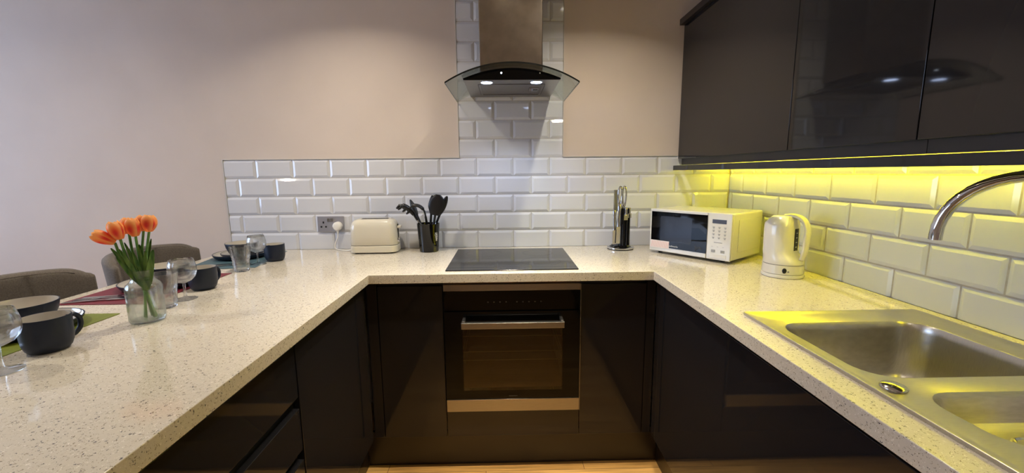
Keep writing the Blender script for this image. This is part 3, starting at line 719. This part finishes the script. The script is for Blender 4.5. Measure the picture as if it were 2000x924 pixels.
def paddle(wid, ln, th=.006, side=(1, 0, 0), bend=0.0, nrm=None, oval=True):
    def f(bm, n_, d):
        s = Vector(side); s = (s-d*s.dot(d)).normalized(); t = d.cross(s); lp = []
        N_ = 10
        for i in range(N_+1):
            q = i/N_; wv = wid*(math.sin(PI*min(.08+q*.88, .97))**.6 if oval else min(1, .35+q*1.6)*(1 if q < .9 else .9))
            c = n_+d*(ln*q)+t*(bend*math.sin(PI*q))
            lp.append([c+s*wv*math.cos(2*PI*k/14)+t*th*math.sin(2*PI*k/14) for k in range(14)])
        rings(bm, lp)
        tube(bm, [n_-d*.05, n_+d*.01], .0065, 10)
    return f
def claw(bm, n_, d):
    # pasta server seen from the side: curved spine with hooked tines
    tube(bm, [n_-d*.045, n_], .0065, 10)
    sp_ = spline([n_-d*.01, n_+Vector((-.020, 0, .020)), n_+Vector((-.045, -.004, .036)), n_+Vector((-.072, -.006, .038))], 6)
    tube(bm, sp_, [.011]*6+[.0145]*8+[.010]*(len(sp_)-14), 10, flat=1)
    for q, (dx, dz) in ((.32, (-.016, -.020)), (.55, (-.018, -.022)), (.78, (-.018, -.018)), (.97, (-.012, -.012))):
        p = sp_[int(q*(len(sp_)-1))]
        for yy in (-.008, .008): tube(bm, [p+Vector((0, yy, 0)), p+Vector((dx*.6, yy*1.5, dz*.7)), p+Vector((dx, yy*1.4, dz))], [.0065, .0056, .0044], 8)
def hookladle(bm, n_, d):
    tube(bm, [n_-d*.04, n_], .0065, 10)
    sp_ = spline([n_-d*.01, n_+Vector((-.006, 0, .030)), n_+Vector((-.030, -.002, .055)), n_+Vector((-.060, -.004, .060)), n_+Vector((-.080, -.004, .046))], 6)
    tube(bm, sp_, [.009]*8+[.017]*(len(sp_)-12)+[.009]*4, 12, flat=.5)
utensil('pasta_server', 'black clawed pasta server leaning left out of the pot', (-1.640, -.085, .03), (-1.7375, -.105, .208), claw)
utensil('spatula', 'black pointed spatula standing upright behind the pasta server', (-1.650, -.115, .03), (-1.7225, -.070, .188), paddle(.014, .097, .008))
utensil('ladle', 'black curved ladle arching left in the middle of the pot', (-1.655, -.075, .03), (-1.668, -.124, .190), hookladle)
utensil('serving_spoon', 'large black oval serving spoon, widest of the utensils in the pot', (-1.650, -.120, .03), (-1.618, -.120, .196), paddle(.044, .110, .009))
utensil('slotted_turner', 'black turner standing just left of the large serving spoon', (-1.665, -.07, .03), (-1.647, -.070, .200), paddle(.017, .098, .007))
utensil('slotted_spoon', 'black spoon leaning furthest right out of the pot', (-1.672, -.080, .03), (-1.598, -.085, .198), paddle(.0165, .104, .011))

# ================================================================== knife block
KX, KY = -.627, -.100
kbk = empty('knife_block', (KX, KY, W), 0, 'round revolving knife block of black rods on a chrome disc', 'knife block')
bm = B(); lathe(bm, KX, KY, [(.066, W+.0035), (.0705, W+.0055), (.0705, W+.011), (.066, W+.0135), (.050, W+.0136)], 48); obj('chrome_base', bm, M['chrome'], kbk, smooth=40)
bm = B(); lathe(bm, KX, KY, [(.068, W+.0005), (.0685, W+.0034)], 40); obj('rubber_foot', bm, M['black'], kbk)
bm = B(); lathe(bm, KX, KY, [(.058, W+.0138), (.052, W+.018), (.046, W+.024)], 40); obj('black_turntable', bm, M['gloss_black'], kbk, smooth=40)
for i in range(14):
    a = -2.0+i*2*PI/14*.62; r = .036 if i % 2 else .027
    x, y = KX+.008+r*math.cos(a), KY+r*math.sin(a)
    bm = B(); tube(bm, [(x, y, W+.022), (x, y, W+.222)], .0052, 10); obj('rod', bm, M['gloss_black'], kbk, smooth=60)
bm = B(); lathe(bm, KX+.008, KY, [(.021, W+.023), (.021, W+.214), (.018, W+.218)], 24); obj('core', bm, M['black'], kbk, smooth=40)
KG = 'knives held in the revolving block'
def knife(label, x, y, zb, zh, zt, wd=.011, lean=(0, 0), shape=1.0):
    k = empty('kitchen_knife', (x, y, W+zh), 0, label, 'knife', KG)
    bm = B(); dx, dy = lean
    box(bm, x-.010, x+.010, y-.0008, y+.0008, W+zb, W+zh+.004)
    for v in bm.verts:
        if v.co.z < W+zh: v.co.x += -dx*.4; v.co.y += -dy*.4
    bm.verts.ensure_lookup_table(); obj('blade', bm, M['cutlery'], k)
    H = zt-zh; bm = B()
    tube(bm, [(x+dx*q, y+dy*q, W+zh+H*q) for q in (0, .1, .35, .65, .9, 1)], [wd*s for s in (1.05, .85, 1.0, .85, 1.15, .7)], 14, flat=.7, up=(0, 1, 0)); obj('handle', bm, M['cutlery'], k, smooth=60)
knife('steel-handled knife on the left side of the block, handle lowest', -.668, -.128, .03, .105, .215, .009, (-.002, 0))
knife('steel-handled knife second from the left with tall tapering handle', -.650, -.140, .035, .125, .245, .009, (.004, 0))
knife('steel knife with short handle on the right of the block', -.612, -.139, .16, .186, .226, .007)
knife('steel knife in the middle of the block behind the scissors', -.635, -.100, .05, .19, .262, .009)
knife('short steel knife at the right edge of the block', -.589, -.124, .17, .190, .224, .006)
k = empty('sharpening_steel', (-.657, -.095, W+.21), 0, 'grey square-ended knife handle at the back left of the block', 'knife sharpener')
bm = B(); box(bm, -.667, -.647, -.101, -.089, W+.205, W+.318); obj('handle', bm, M['steel'], k, bevel=.002)
bm = B(); tube(bm, [(-.657, -.095, W+.06), (-.657, -.095, W+.205)], .004, 8); obj('shaft', bm, M['cutlery'], k, smooth=60)
sc_ = empty('scissors', (-.622, -.105, W+.22), 0, 'steel kitchen scissors with long loop handles standing in the knife block', 'scissors')
for s, cx in ((-1, -.637), (1, -.613)):
    bm = B(); pts = []
    for i in range(25):
        a = 2*PI*i/24; pts.append((cx+.0095*math.cos(a)*(1+.2*math.sin(a)), -.105+s*.003, W+.283+.052*math.sin(a)))
    tube(bm, pts, .0048, 10, caps=False); hl = obj('loop_handle', bm, M['chrome'], sc_, smooth=60)
    bm = B(); box(bm, -.630+s*.002, -.620+s*.002, -.106+s*.003, -.104+s*.003, W+.06, W+.235); obj('blade', bm, M['cutlery'], sc_)

# ================================================================== placemats
def placemat(m, x0, x1, y0, y1, label, rot=0):
    bm = B(); rings(bm, [rrect(0, 0, (x1-x0)/2, (y1-y0)/2, .003, W+.0004, 3), rrect(0, 0, (x1-x0)/2, (y1-y0)/2, .003, W+.0016, 3)])
    bm.transform(Matrix.Translation(((x0+x1)/2, (y0+y1)/2, 0)) @ Matrix.Rotation(math.radians(rot), 4, 'Z'))
    o = obj('placemat', bm, m); tag(o, label, 'placemat'); return o
placemat(M['green_mat'], -2.725, -2.425, -1.50, -1.078, 'green placemat under the nearest place setting')
placemat(M['red_mat'], -2.722, -2.418, -.985, -.560, 'dark red placemat under the middle place setting')
placemat(M['blue_mat'], -2.720, -2.412, -.480, -.066, 'grey-blue placemat under the place setting nearest the back wall', 9)

# ================================================================== crockery
MZ = W+.0018
def crockery_outer(bm, prof_out, prof_in, n=56):
    # closed shell: outside profile up, rim, inside profile down
    lp = [circ(0, 0, z, r, n) for r, z in prof_out]+[circ(0, 0, z, r, n) for r, z in prof_in]
    return rings(bm, lp, True, True)
def shell(name, parent, pout, pin, mo=None, mi=None):
    bm = B(); lathe(bm, 0, 0, pout, 56, True, False); o = obj(name, bm, mo or M['navy'], parent, local=True, smooth=50, recalc=True)
    return o
def plate(x, y, z, r, label, name='dinner_plate', hgt=.024):
    p = empty(name, (x, y, z), 0, label, 'plate')
    bm = B(); lathe(bm, 0, 0, [(r*.60, .0003), (r*.78, .002), (r*.93, .008), (r*.985, hgt*.75), (r, hgt), (r*.985, hgt+.0012), (r*.972, hgt)], 64, True, False); obj('outside', bm, M['navy'], p, local=True, smooth=50)
    bm = B(); lathe(bm, 0, 0, [(r*.972, hgt), (r*.955, hgt*.8), (r*.90, .011), (r*.76, .0065), (r*.55, .0055), (r*.3, .005), (.001, .005)], 64, False, False); obj('glazed_inside', bm, M['glaze'], p, local=True, smooth=60, label='pale glossy glazed inside', recalc=False)
    return p
def bowl(x, y, z, r, h, label):
    p = empty('bowl', (x, y, z), 0, label, 'bowl')
    bm = B(); lathe(bm, 0, 0, [(r*.50, .0003), (r*.62, .003), (r*.80, h*.28), (r*.94, h*.65), (r, h*.97), (r*.992, h), (r*.965, h)], 64, True, False); obj('outside', bm, M['navy'], p, local=True, smooth=50)
    bm = B(); lathe(bm, 0, 0, [(r*.965, h), (r*.955, h*.93), (r*.90, h*.62), (r*.76, h*.30), (r*.55, .009), (r*.2, .006), (.001, .006)], 64, False, False); obj('glazed_inside', bm, M['glaze'], p, local=True, smooth=60, label='pale glossy glazed inside', recalc=False)
    return p
def cup(x, y, z, ang, label, r=.046, h=.082):
    p = empty('mug', (x, y, z), ang, label, 'mug')
    bm = B(); lathe(bm, 0, 0, [(r*.62, .0003), (r*.74, .0015), (r*.86, .008), (r*.95, .020), (r*.99, .038), (r, h*.97), (r*.99, h), (r*.955, h)], 64, True, False); ob = obj('outside', bm, M['navy'], p, local=True, smooth=50)
    bm = B(); lathe(bm, 0, 0, [(r*.955, h), (r*.945, h*.95), (r*.93, .035), (r*.84, .016), (r*.6, .009), (.001, .008)], 64, False, False); obj('glazed_inside', bm, M['glaze'], p, local=True, smooth=60, label='pale glossy glazed inside', recalc=False)
    bm = B(); tube(bm, spline([(r*.94, 0, h*.82), (r+.012, 0, h*.83), (r+.0215, 0, h*.66), (r+.020, 0, h*.42), (r+.008, 0, h*.26), (r*.93, 0, h*.24)], 6), .0055, 12, flat=1.0); obj('handle', bm, M['navy'], p, local=True, smooth=60)
    return p
plate(-2.568, -1.222, MZ, .130, 'navy-rimmed dinner plate on the green placemat')
bowl(-2.565, -1.212, MZ+.006, .077, .070, 'navy bowl with pale inside on the nearest dinner plate')
cup(-2.357, -1.343, W, math.radians(78), 'navy mug in the foreground, largest of the three mugs in view', .047, .084)
plate(-2.556, -.752, MZ, .130, 'navy-rimmed dinner plate on the red placemat')
bowl(-2.548, -.742, MZ+.006, .077, .070, 'navy bowl on the middle plate, seen through the wine glass')
cup(-2.366, -.803, W, math.radians(76), 'navy mug in the middle beside the red placemat')
plate(-2.594, -.200, MZ, .128, 'navy-rimmed dinner plate on the grey-blue placemat')
plate(-2.588, -.205, MZ+.0068, .096, 'smaller navy side plate stacked on the plate nearest the back wall', 'side_plate', .020)
bowl(-2.574, -.226, MZ+.013, .074, .066, 'navy bowl stacked on the side plate nearest the back wall')
cup(-2.377, -.295, W, math.radians(150), 'navy mug nearest the back wall, beside the wine glass')

# ---- glasses
def glass_lathe(prof_o, prof_i, name, parent, mat_, n=48):
    bm = B(); lathe(bm, 0, 0, prof_o+prof_i, n, True, True); return obj(name, bm, mat_, parent, local=True, smooth=45)
def wine_glass(x, y, label):
    p = empty('wine_glass', (x, y, W), 0, label, 'glass')
    # bowl: open vessel
    bm = B(); lathe(bm, 0, 0, [(.0045, .0565), (.012, .0585), (.026, .0655), (.036, .078), (.0405, .094), (.0402, .110), (.037, .126), (.0335, .138), (.0325, .1385), (.0322, .138), (.0357, .126), (.0388, .110), (.039, .094), (.0345, .0795), (.0245, .0675), (.010, .0612), (.001, .060)], 48); obj('bowl', bm, M['glass'], p, local=True, smooth=60)
    bm = B(); lathe(bm, 0, 0, [(.0052, .010), (.0042, .018), (.0038, .036), (.0045, .0563)], 24, False, False); obj('stem', bm, M['glass'], p, local=True, smooth=60)
    bm = B(); lathe(bm, 0, 0, [(.034, .0004), (.0345, .0016), (.030, .003), (.015, .0055), (.0075, .0085), (.0052, .0099)], 48, True, False); obj('foot', bm, M['glass'], p, local=True, smooth=60)
wine_glass(-2.337, -1.457, 'stemmed wine glass at the left edge, in front of the foreground mug')
wine_glass(-2.337, -.932, 'stemmed wine glass between the flower vase and the middle mug')
wine_glass(-2.409, -.383, 'stemmed wine glass nearest the back wall')
def tumbler(x, y, label):
    p = empty('tumbler', (x, y, W), .2, label, 'glass')
    n = 60; lp = []
    def lev(z, r, fl):
        o = []
        for i in range(n):
            a = 2*PI*i/n; s = abs(((a*10/(2*PI)) % 1)-.5)*2
            o.append(((r-fl*(1-s*s)*.9)*math.cos(a), (r-fl*(1-s*s)*.9)*math.sin(a), z))
        return o
    for z, r, fl in ((.0004, .0285, 0), (.003, .0305, .0006), (.010, .0315, .0022), (.060, .0355, .0024), (.066, .0375, .001), (.070, .0372, 0), (.108, .0405, 0), (.1105, .0400, 0), (.110, .0388, 0), (.070, .0352, 0), (.012, .0275, 0), (.009, .020, 0)): lp.append(lev(z, r, fl))
    bm = B(); rings(bm, lp); obj('glass_body', bm, M['glass'], p, local=True, smooth=60)
tumbler(-2.336, -1.018, 'panelled glass tumbler just behind the flower vase')
tumbler(-2.402, -.517, 'panelled glass tumbler beside the grey-blue placemat')

# ---- cutlery
def cutlery(kind, x, y, ang, label, z=MZ):
    p = empty(kind, (x, y, z), ang, label, 'cutlery')
    def strip(pts, name):   # pts: (x, halfwidth, z)
        bm = B(); lp = [[(a, -w_, zz), (a, w_, zz), (a, w_, zz+.002), (a, -w_, zz+.002)] for a, w_, zz in pts]; rings(bm, lp); obj(name, bm, M['cutlery'], p, local=True, smooth=40)
    strip([(-.10, .006, .0003), (-.09, .009, .0003), (-.03, .006, .002), (.02, .004, .003)], 'handle')
    if kind == 'table_knife': strip([(.02, .004, .003), (.03, .009, .002), (.09, .009, .0008), (.108, .004, .0005)], 'blade')
    elif kind == 'table_spoon':
        strip([(.02, .004, .003), (.035, .010, .004), (.05, .018, .002), (.065, .020, .0008), (.085, .016, .0012), (.095, .006, .003)], 'spoon_bowl')
    else:
        strip([(.02, .004, .003), (.035, .010, .002), (.05, .012, .001)], 'fork_neck')
        bm = B()
        for k_ in range(4):
            yy = -.0105+k_*.007; box(bm, .05, .095, yy-.0018, yy+.0018, .001, .003)
        obj('tines', bm, M['cutlery'], p, local=True)
cutlery('table_knife', -2.615, -.945, math.radians(14), 'steel table knife on the red placemat, nearest its front edge')
cutlery('table_fork', -2.608, -.920, math.radians(-168), 'steel table fork on the red placemat, between knife and spoon')
cutlery('table_spoon', -2.600, -.897, math.radians(10), 'steel spoon on the red placemat, beside the dinner plate')
cutlery('table_spoon', -2.525, -1.392, math.radians(4), 'steel spoon on the green placemat beside the nearest plate')
cutlery('table_knife', -2.545, -.420, math.radians(24), 'steel table knife on the grey-blue placemat, nearest the front edge')
cutlery('table_fork', -2.556, -.392, math.radians(20), 'steel table fork on the grey-blue placemat beside the plate')

# ================================================================== vase and tulips
VX, VY = -2.286, -1.144
vs = empty('glass_vase', (VX, VY, W), 0, 'clear glass bottle vase holding orange tulips', 'vase')
bm = B(); lathe(bm, VX, VY, [(.036, W+.0004), (.0405, W+.003), (.0425, W+.010), (.0425, W+.085), (.0425, W+.100), (.0395, W+.110), (.032, W+.117), (.0275, W+.122), (.0265, W+.128), (.027, W+.145), (.031, W+.150), (.031, W+.152), (.028, W+.152), (.0245, W+.146), (.0242, W+.128), (.0252, W+.121), (.030, W+.1145), (.0375, W+.1075), (.0403, W+.099), (.0403, W+.014), (.037, W+.008), (.01, W+.007)], 56)
obj('vase_body', bm, M['vase_glass'], vs, smooth=50)
vv = Vector((-1.04, 1.18, 0)).normalized(); rr_ = Vector((vv.y, -vv.x, 0))     # view direction and image right at the vase
def vp(a, dpt, z): p = Vector((VX, VY, 0))+rr_*a+vv*dpt; return Vector((p.x, p.y, W+z))
def tulip(label, foot, top, axis, hR=.021, hH=.046, open_=0.0, leafs=()):
    top = top+Vector((0, 0, .008)); t = empty('tulip', tuple(top), 0, label, 'tulip', 'orange tulips in the vase')
    pts = spline([foot, vp(.002, 0, .085)+(foot-vp(0, 0, .01))*.15, foot.lerp(top, .72)+(top-foot).cross(vv).normalized()*.004, top], 8)
    bm = B(); tube(bm, pts, .0033, 8); obj('stem', bm, M['stem'], t, smooth=60)
    ax = Vector(axis).normalized(); s = ax.orthogonal().normalized(); q = ax.cross(s)
    bm = B(); lay = bm.verts.layers.float.new('petal')
    for k in range(6):
        ph = k*PI/3+random.random()*.3; inner = k % 2; R0 = hR*(1-.10*inner); H = hH*(1+.05*random.random()-.03*inner)
        g = {}
        nu, nv = 8, 9
        for i in range(nu+1):
            for j in range(nv+1):
                u = i/nu*2-1; v = j/nv
                rad = R0*(math.sin(PI*(.08+.80*v)))**.60*(1+open_*v*v); hw = .80*math.sqrt(max(0, 1-v**11))*(1 if v > .1 else .8)+.02
                a = ph+u*hw; rad *= 1+.05*(1-u*u)
                p = Vector(top)+ax*(H*(v**.9))+(s*math.cos(a)+q*math.sin(a))*rad
                vt = bm.verts.new(p); vt[lay] = max(0, 1-1.05*math.hypot(u*1.1, (v-.38)*1.9)); g[i, j] = vt
        for i in range(nu):
            for j in range(nv): bm.faces.new((g[i, j], g[i+1, j], g[i+1, j+1], g[i, j+1]))
    obj('flower_head', bm, M['petal'], t, smooth=180, recalc=False)
    for (b0_, b1_, b2_, wd_) in leafs:
        P_ = spline([b0_, b1_, b2_], 8); bm = B(); lp = []
        for i, p in enumerate(P_):
            q_ = i/(len(P_)-1); ww = wd_*max(.12, math.sin(PI*min(1, .15+.82*q_))**.7)
            tn = (P_[min(i+1, len(P_)-1)]-P_[max(i-1, 0)]).normalized(); sd = tn.cross(vv).normalized(); nn = tn.cross(sd)
            lp.append([p-sd*ww+nn*.003, p-sd*ww*.5-nn*.0006, p-nn*.002, p+sd*ww*.5-nn*.0006, p+sd*ww+nn*.003, p+sd*ww*.5+nn*.0012, p, p-sd*ww*.5+nn*.0012])
        rings(bm, lp); obj('leaf', bm, M['leaf'], t, smooth=60)
tulip('orange tulip drooping furthest left, petals opening', vp(.014, -.004, .010), vp(-.045, -.002, .2265), -rr_*.85+Vector((0, 0, .62)), .0155, .052, .25,
      [(vp(.006, -.006, .092), vp(-.018, -.010, .15), vp(-.054, -.014, .222), .0075), (vp(.008, -.008, .092), vp(-.020, -.016, .14), vp(-.046, -.020, .196), .006)])
tulip('orange tulip with a dark red patch, second from the left and nearest', vp(.017, -.012, .010), vp(-.033, -.012, .236), -rr_*.22+Vector((0, 0, 1)), .0182, .050, 0,
      [(vp(.008, -.014, .092), vp(-.010, -.018, .14), vp(-.038, -.020, .218), .0065), (vp(.010, -.010, .092), vp(-.006, -.014, .13), vp(-.022, -.016, .222), .006)])
tulip('yellow-orange tulip at the back, between the two red-patched ones', vp(.010, .012, .010), vp(-.014, .014, .246), Vector((-.05, .05, 1)), .0170, .046, 0,
      [(vp(.006, .008, .092), vp(-.004, .006, .14), vp(-.026, .004, .232), .006), (vp(.004, .010, .092), vp(.006, .010, .14), vp(.004, .012, .222), .007)])
tulip('orange-red tulip in the centre of the bunch', vp(.019, 0, .010), vp(-.0015, -.004, .240), -rr_*.10+Vector((0, 0, 1)), .0182, .050, 0,
      [(vp(.006, -.008, .092), vp(-.002, -.014, .14), vp(-.012, -.018, .210), .0062), (vp(.006, -.004, .092), vp(.004, -.010, .14), vp(.001, -.012, .222), .006)])
tulip('red-tinged orange tulip tucked behind the right-hand bloom', vp(-.006, .010, .010), vp(.017, .010, .252), rr_*.05+Vector((0, 0, 1)), .0165, .044, 0,
      [(vp(.002, .008, .092), vp(.010, .008, .15), vp(.031, .006, .236), .0058), (vp(.0, .008, .092), vp(.012, .004, .14), vp(.022, .002, .222), .006)])
tulip('orange tulip furthest right and highest in the bunch', vp(-.004, -.002, .010), vp(.0285, -.004, .250), rr_*.08+Vector((0, 0, 1)), .0190, .047, 0,
      [(vp(.002, -.010, .092), vp(.014, -.018, .13), vp(.031, -.020, .208), .0095), (vp(.002, -.008, .092), vp(.008, -.014, .13), vp(.014, -.016, .205), .006)])
bm = B(); tube(bm, [vp(.008*1+.011*math.cos(2*PI*i/20), .013*math.sin(2*PI*i/20), .098) for i in range(21)], .0012, 6, caps=False)
o = obj('rubber_band', bm, M['twine'], smooth=60); tag(o, 'thin tan band tied round the tulip stems inside the vase', 'band')

# ================================================================== bar stools
def stool(yc, label, xoff=0):
    sx = -2.825+xoff
    s = empty('bar_stool', (sx, yc, 0), 0, label, 'stool', 'upholstered stools at the breakfast bar')
    SH = W-.27
    # curved back shell: centreline arc open towards +x
    def arc(t):   # t -1..1 -> (x,y)
        a = t*1.12; return Vector((sx+.085-.245*math.cos(a)+(.0), yc+.245*math.sin(a)*1.02, 0))
    bm = B(); n = 64; loops = []
    for i in range(n+1):
        t = -1+2*i/n; c = arc(t); tn = (arc(min(1, t+.02))-arc(max(-1, t-.02))).normalized(); nr = Vector((-tn.y, tn.x, 0))*-1
        if nr.x < 0 and abs(t) < .2: nr = -nr
        nr = (Vector((sx+.085, yc, 0))-c).normalized()
        e = max(0, (abs(t)-.72)/.28); ztop = W+.078-.020*e**2.6-.012*t*t; zb = SH-.02; th = .023-.008*e**3
        seam = min(abs(t-.42), abs(t+.42)); bulge = -.008*math.exp(-(seam/.02)**2)
        ring = []
        H = ztop-zb; lean = lambda z: -.04*((z-zb)/H)
        for q in range(13):   # inner side up
            z = zb+H*(.04+.90*q/12); ring.append(c+nr*(th+bulge)+Vector((lean(z), 0, z)))
        for q in range(1, 6):
            a_ = PI*q/6; z = ztop-H*.06+math.sin(a_)*H*.06; ring.append(c+nr*(th*math.cos(a_))+Vector((lean(z), 0, z)))
        for q in range(13):
            z = zb+H*(.94-.90*q/12); ring.append(c-nr*(th)+Vector((lean(z), 0, z)))
        loops.append(ring)
    # round the two ends
    def shrink(ring, f, sh):
        m_ = sum(ring, Vector())/len(ring); return [m_+(p-m_)*Vector((f, f, 1))+sh if False else Vector((m_.x+(p.x-m_.x)*f, m_.y+(p.y-m_.y)*f, p.z-(p.z-m_.z)*(1-f)*.12))+sh for p in ring]
    t0 = (arc(-1)-arc(-.96)).normalized(); t1 = (arc(1)-arc(.96)).normalized()
    loops = [shrink(loops[0], .35, t0*.016), shrink(loops[0], .8, t0*.011)]+loops+[shrink(loops[-1], .8, t1*.011), shrink(loops[-1], .35, t1*.016)]
    rings(bm, loops); obj('backrest', bm, M['fabric'], s, smooth=60)
    bm = B(); tube(bm, [arc(-.9+1.8*i/20)+(Vector((sx+.085, yc, 0))-arc(-.9+1.8*i/20)).normalized()*.018+Vector((-.038, 0, W+.066-.020*max(0, (abs(-.9+1.8*i/20)-.72)/.28)**2.6-.012*(-.9+1.8*i/20)**2)) for i in range(21)], .0022, 6); obj('piping', bm, M['fabric'], s, smooth=60)
    bm = B(); rings(bm, [rrect(sx+.08, yc, hx, hy, r, z, 6) for hx, hy, r, z in ((.17, .17, .08, SH-.05), (.20, .20, .10, SH-.035), (.205, .205, .10, SH), (.19, .19, .09, SH+.02), (.15, .15, .07, SH+.028))]); obj('seat', bm, M['fabric'], s, smooth=50)
    for a, b in ((-1, -1), (-1, 1), (1, -1), (1, 1)):
        bm = B(); tube(bm, [(sx+.08+a*.13, yc+b*.13, SH-.05), (sx+.08+a*.19, yc+b*.19, .001)], [.014, .010], 12); obj('leg', bm, M['chair_leg'], s, smooth=60)
    bm = B(); k_ = .172; q = [(sx+.08-k_, yc-k_, .25), (sx+.08+k_, yc-k_, .25), (sx+.08+k_, yc+k_, .25), (sx+.08-k_, yc+k_, .25), (sx+.08-k_, yc-k_, .25)]
    for a, b in zip(q, q[1:]): tube(bm, [a, b], .007, 8)
    obj('footrest', bm, M['chair_leg'], s, smooth=60)
stool(-.930, 'grey-brown upholstered bar stool nearest the camera, at the left edge')
stool(-.362, 'grey-brown upholstered bar stool near the back wall, behind the tulips')

# ================================================================== ceiling downlights
for i, (x, y) in enumerate(LAMPS):
    where = ['over the left worktop near the back wall', 'over the kitchen floor by the sink run', 'over the open room beyond the left worktop', 'over the open floor on the right', 'over the stool side of the room, added to brighten the wall', 'over the far open end of the room, added as fill light', 'over the middle of the kitchen aisle, added to brighten the floor'][i]
    t = empty('ceiling_downlight', (x, y, CEIL), 0, 'round recessed ceiling downlight '+where, 'ceiling light', 'recessed ceiling downlights')
    bm = B(); lathe(bm, x, y, [(.033, CEIL-.004), (.045, CEIL-.005), (.046, CEIL-.001)], 32, False, False); obj('trim_ring', bm, M['chrome'], t, smooth=50)
    bm = B(); lathe(bm, x, y, [(.033, CEIL-.0035), (.033, CEIL-.002)], 32); obj('lens', bm, M['lens'], t)
    ld = bpy.data.lights.new('downlight', 'AREA'); ld.shape = 'DISK'; ld.size = .06; ld.energy = SPOT_POWER[i]; ld.color = WARM; ld.spread = math.radians(SPREAD[i])
    lo = bpy.data.objects.new('downlight', ld); C.objects.link(lo); lo.parent = t; lo.location = (0, 0, -.008)
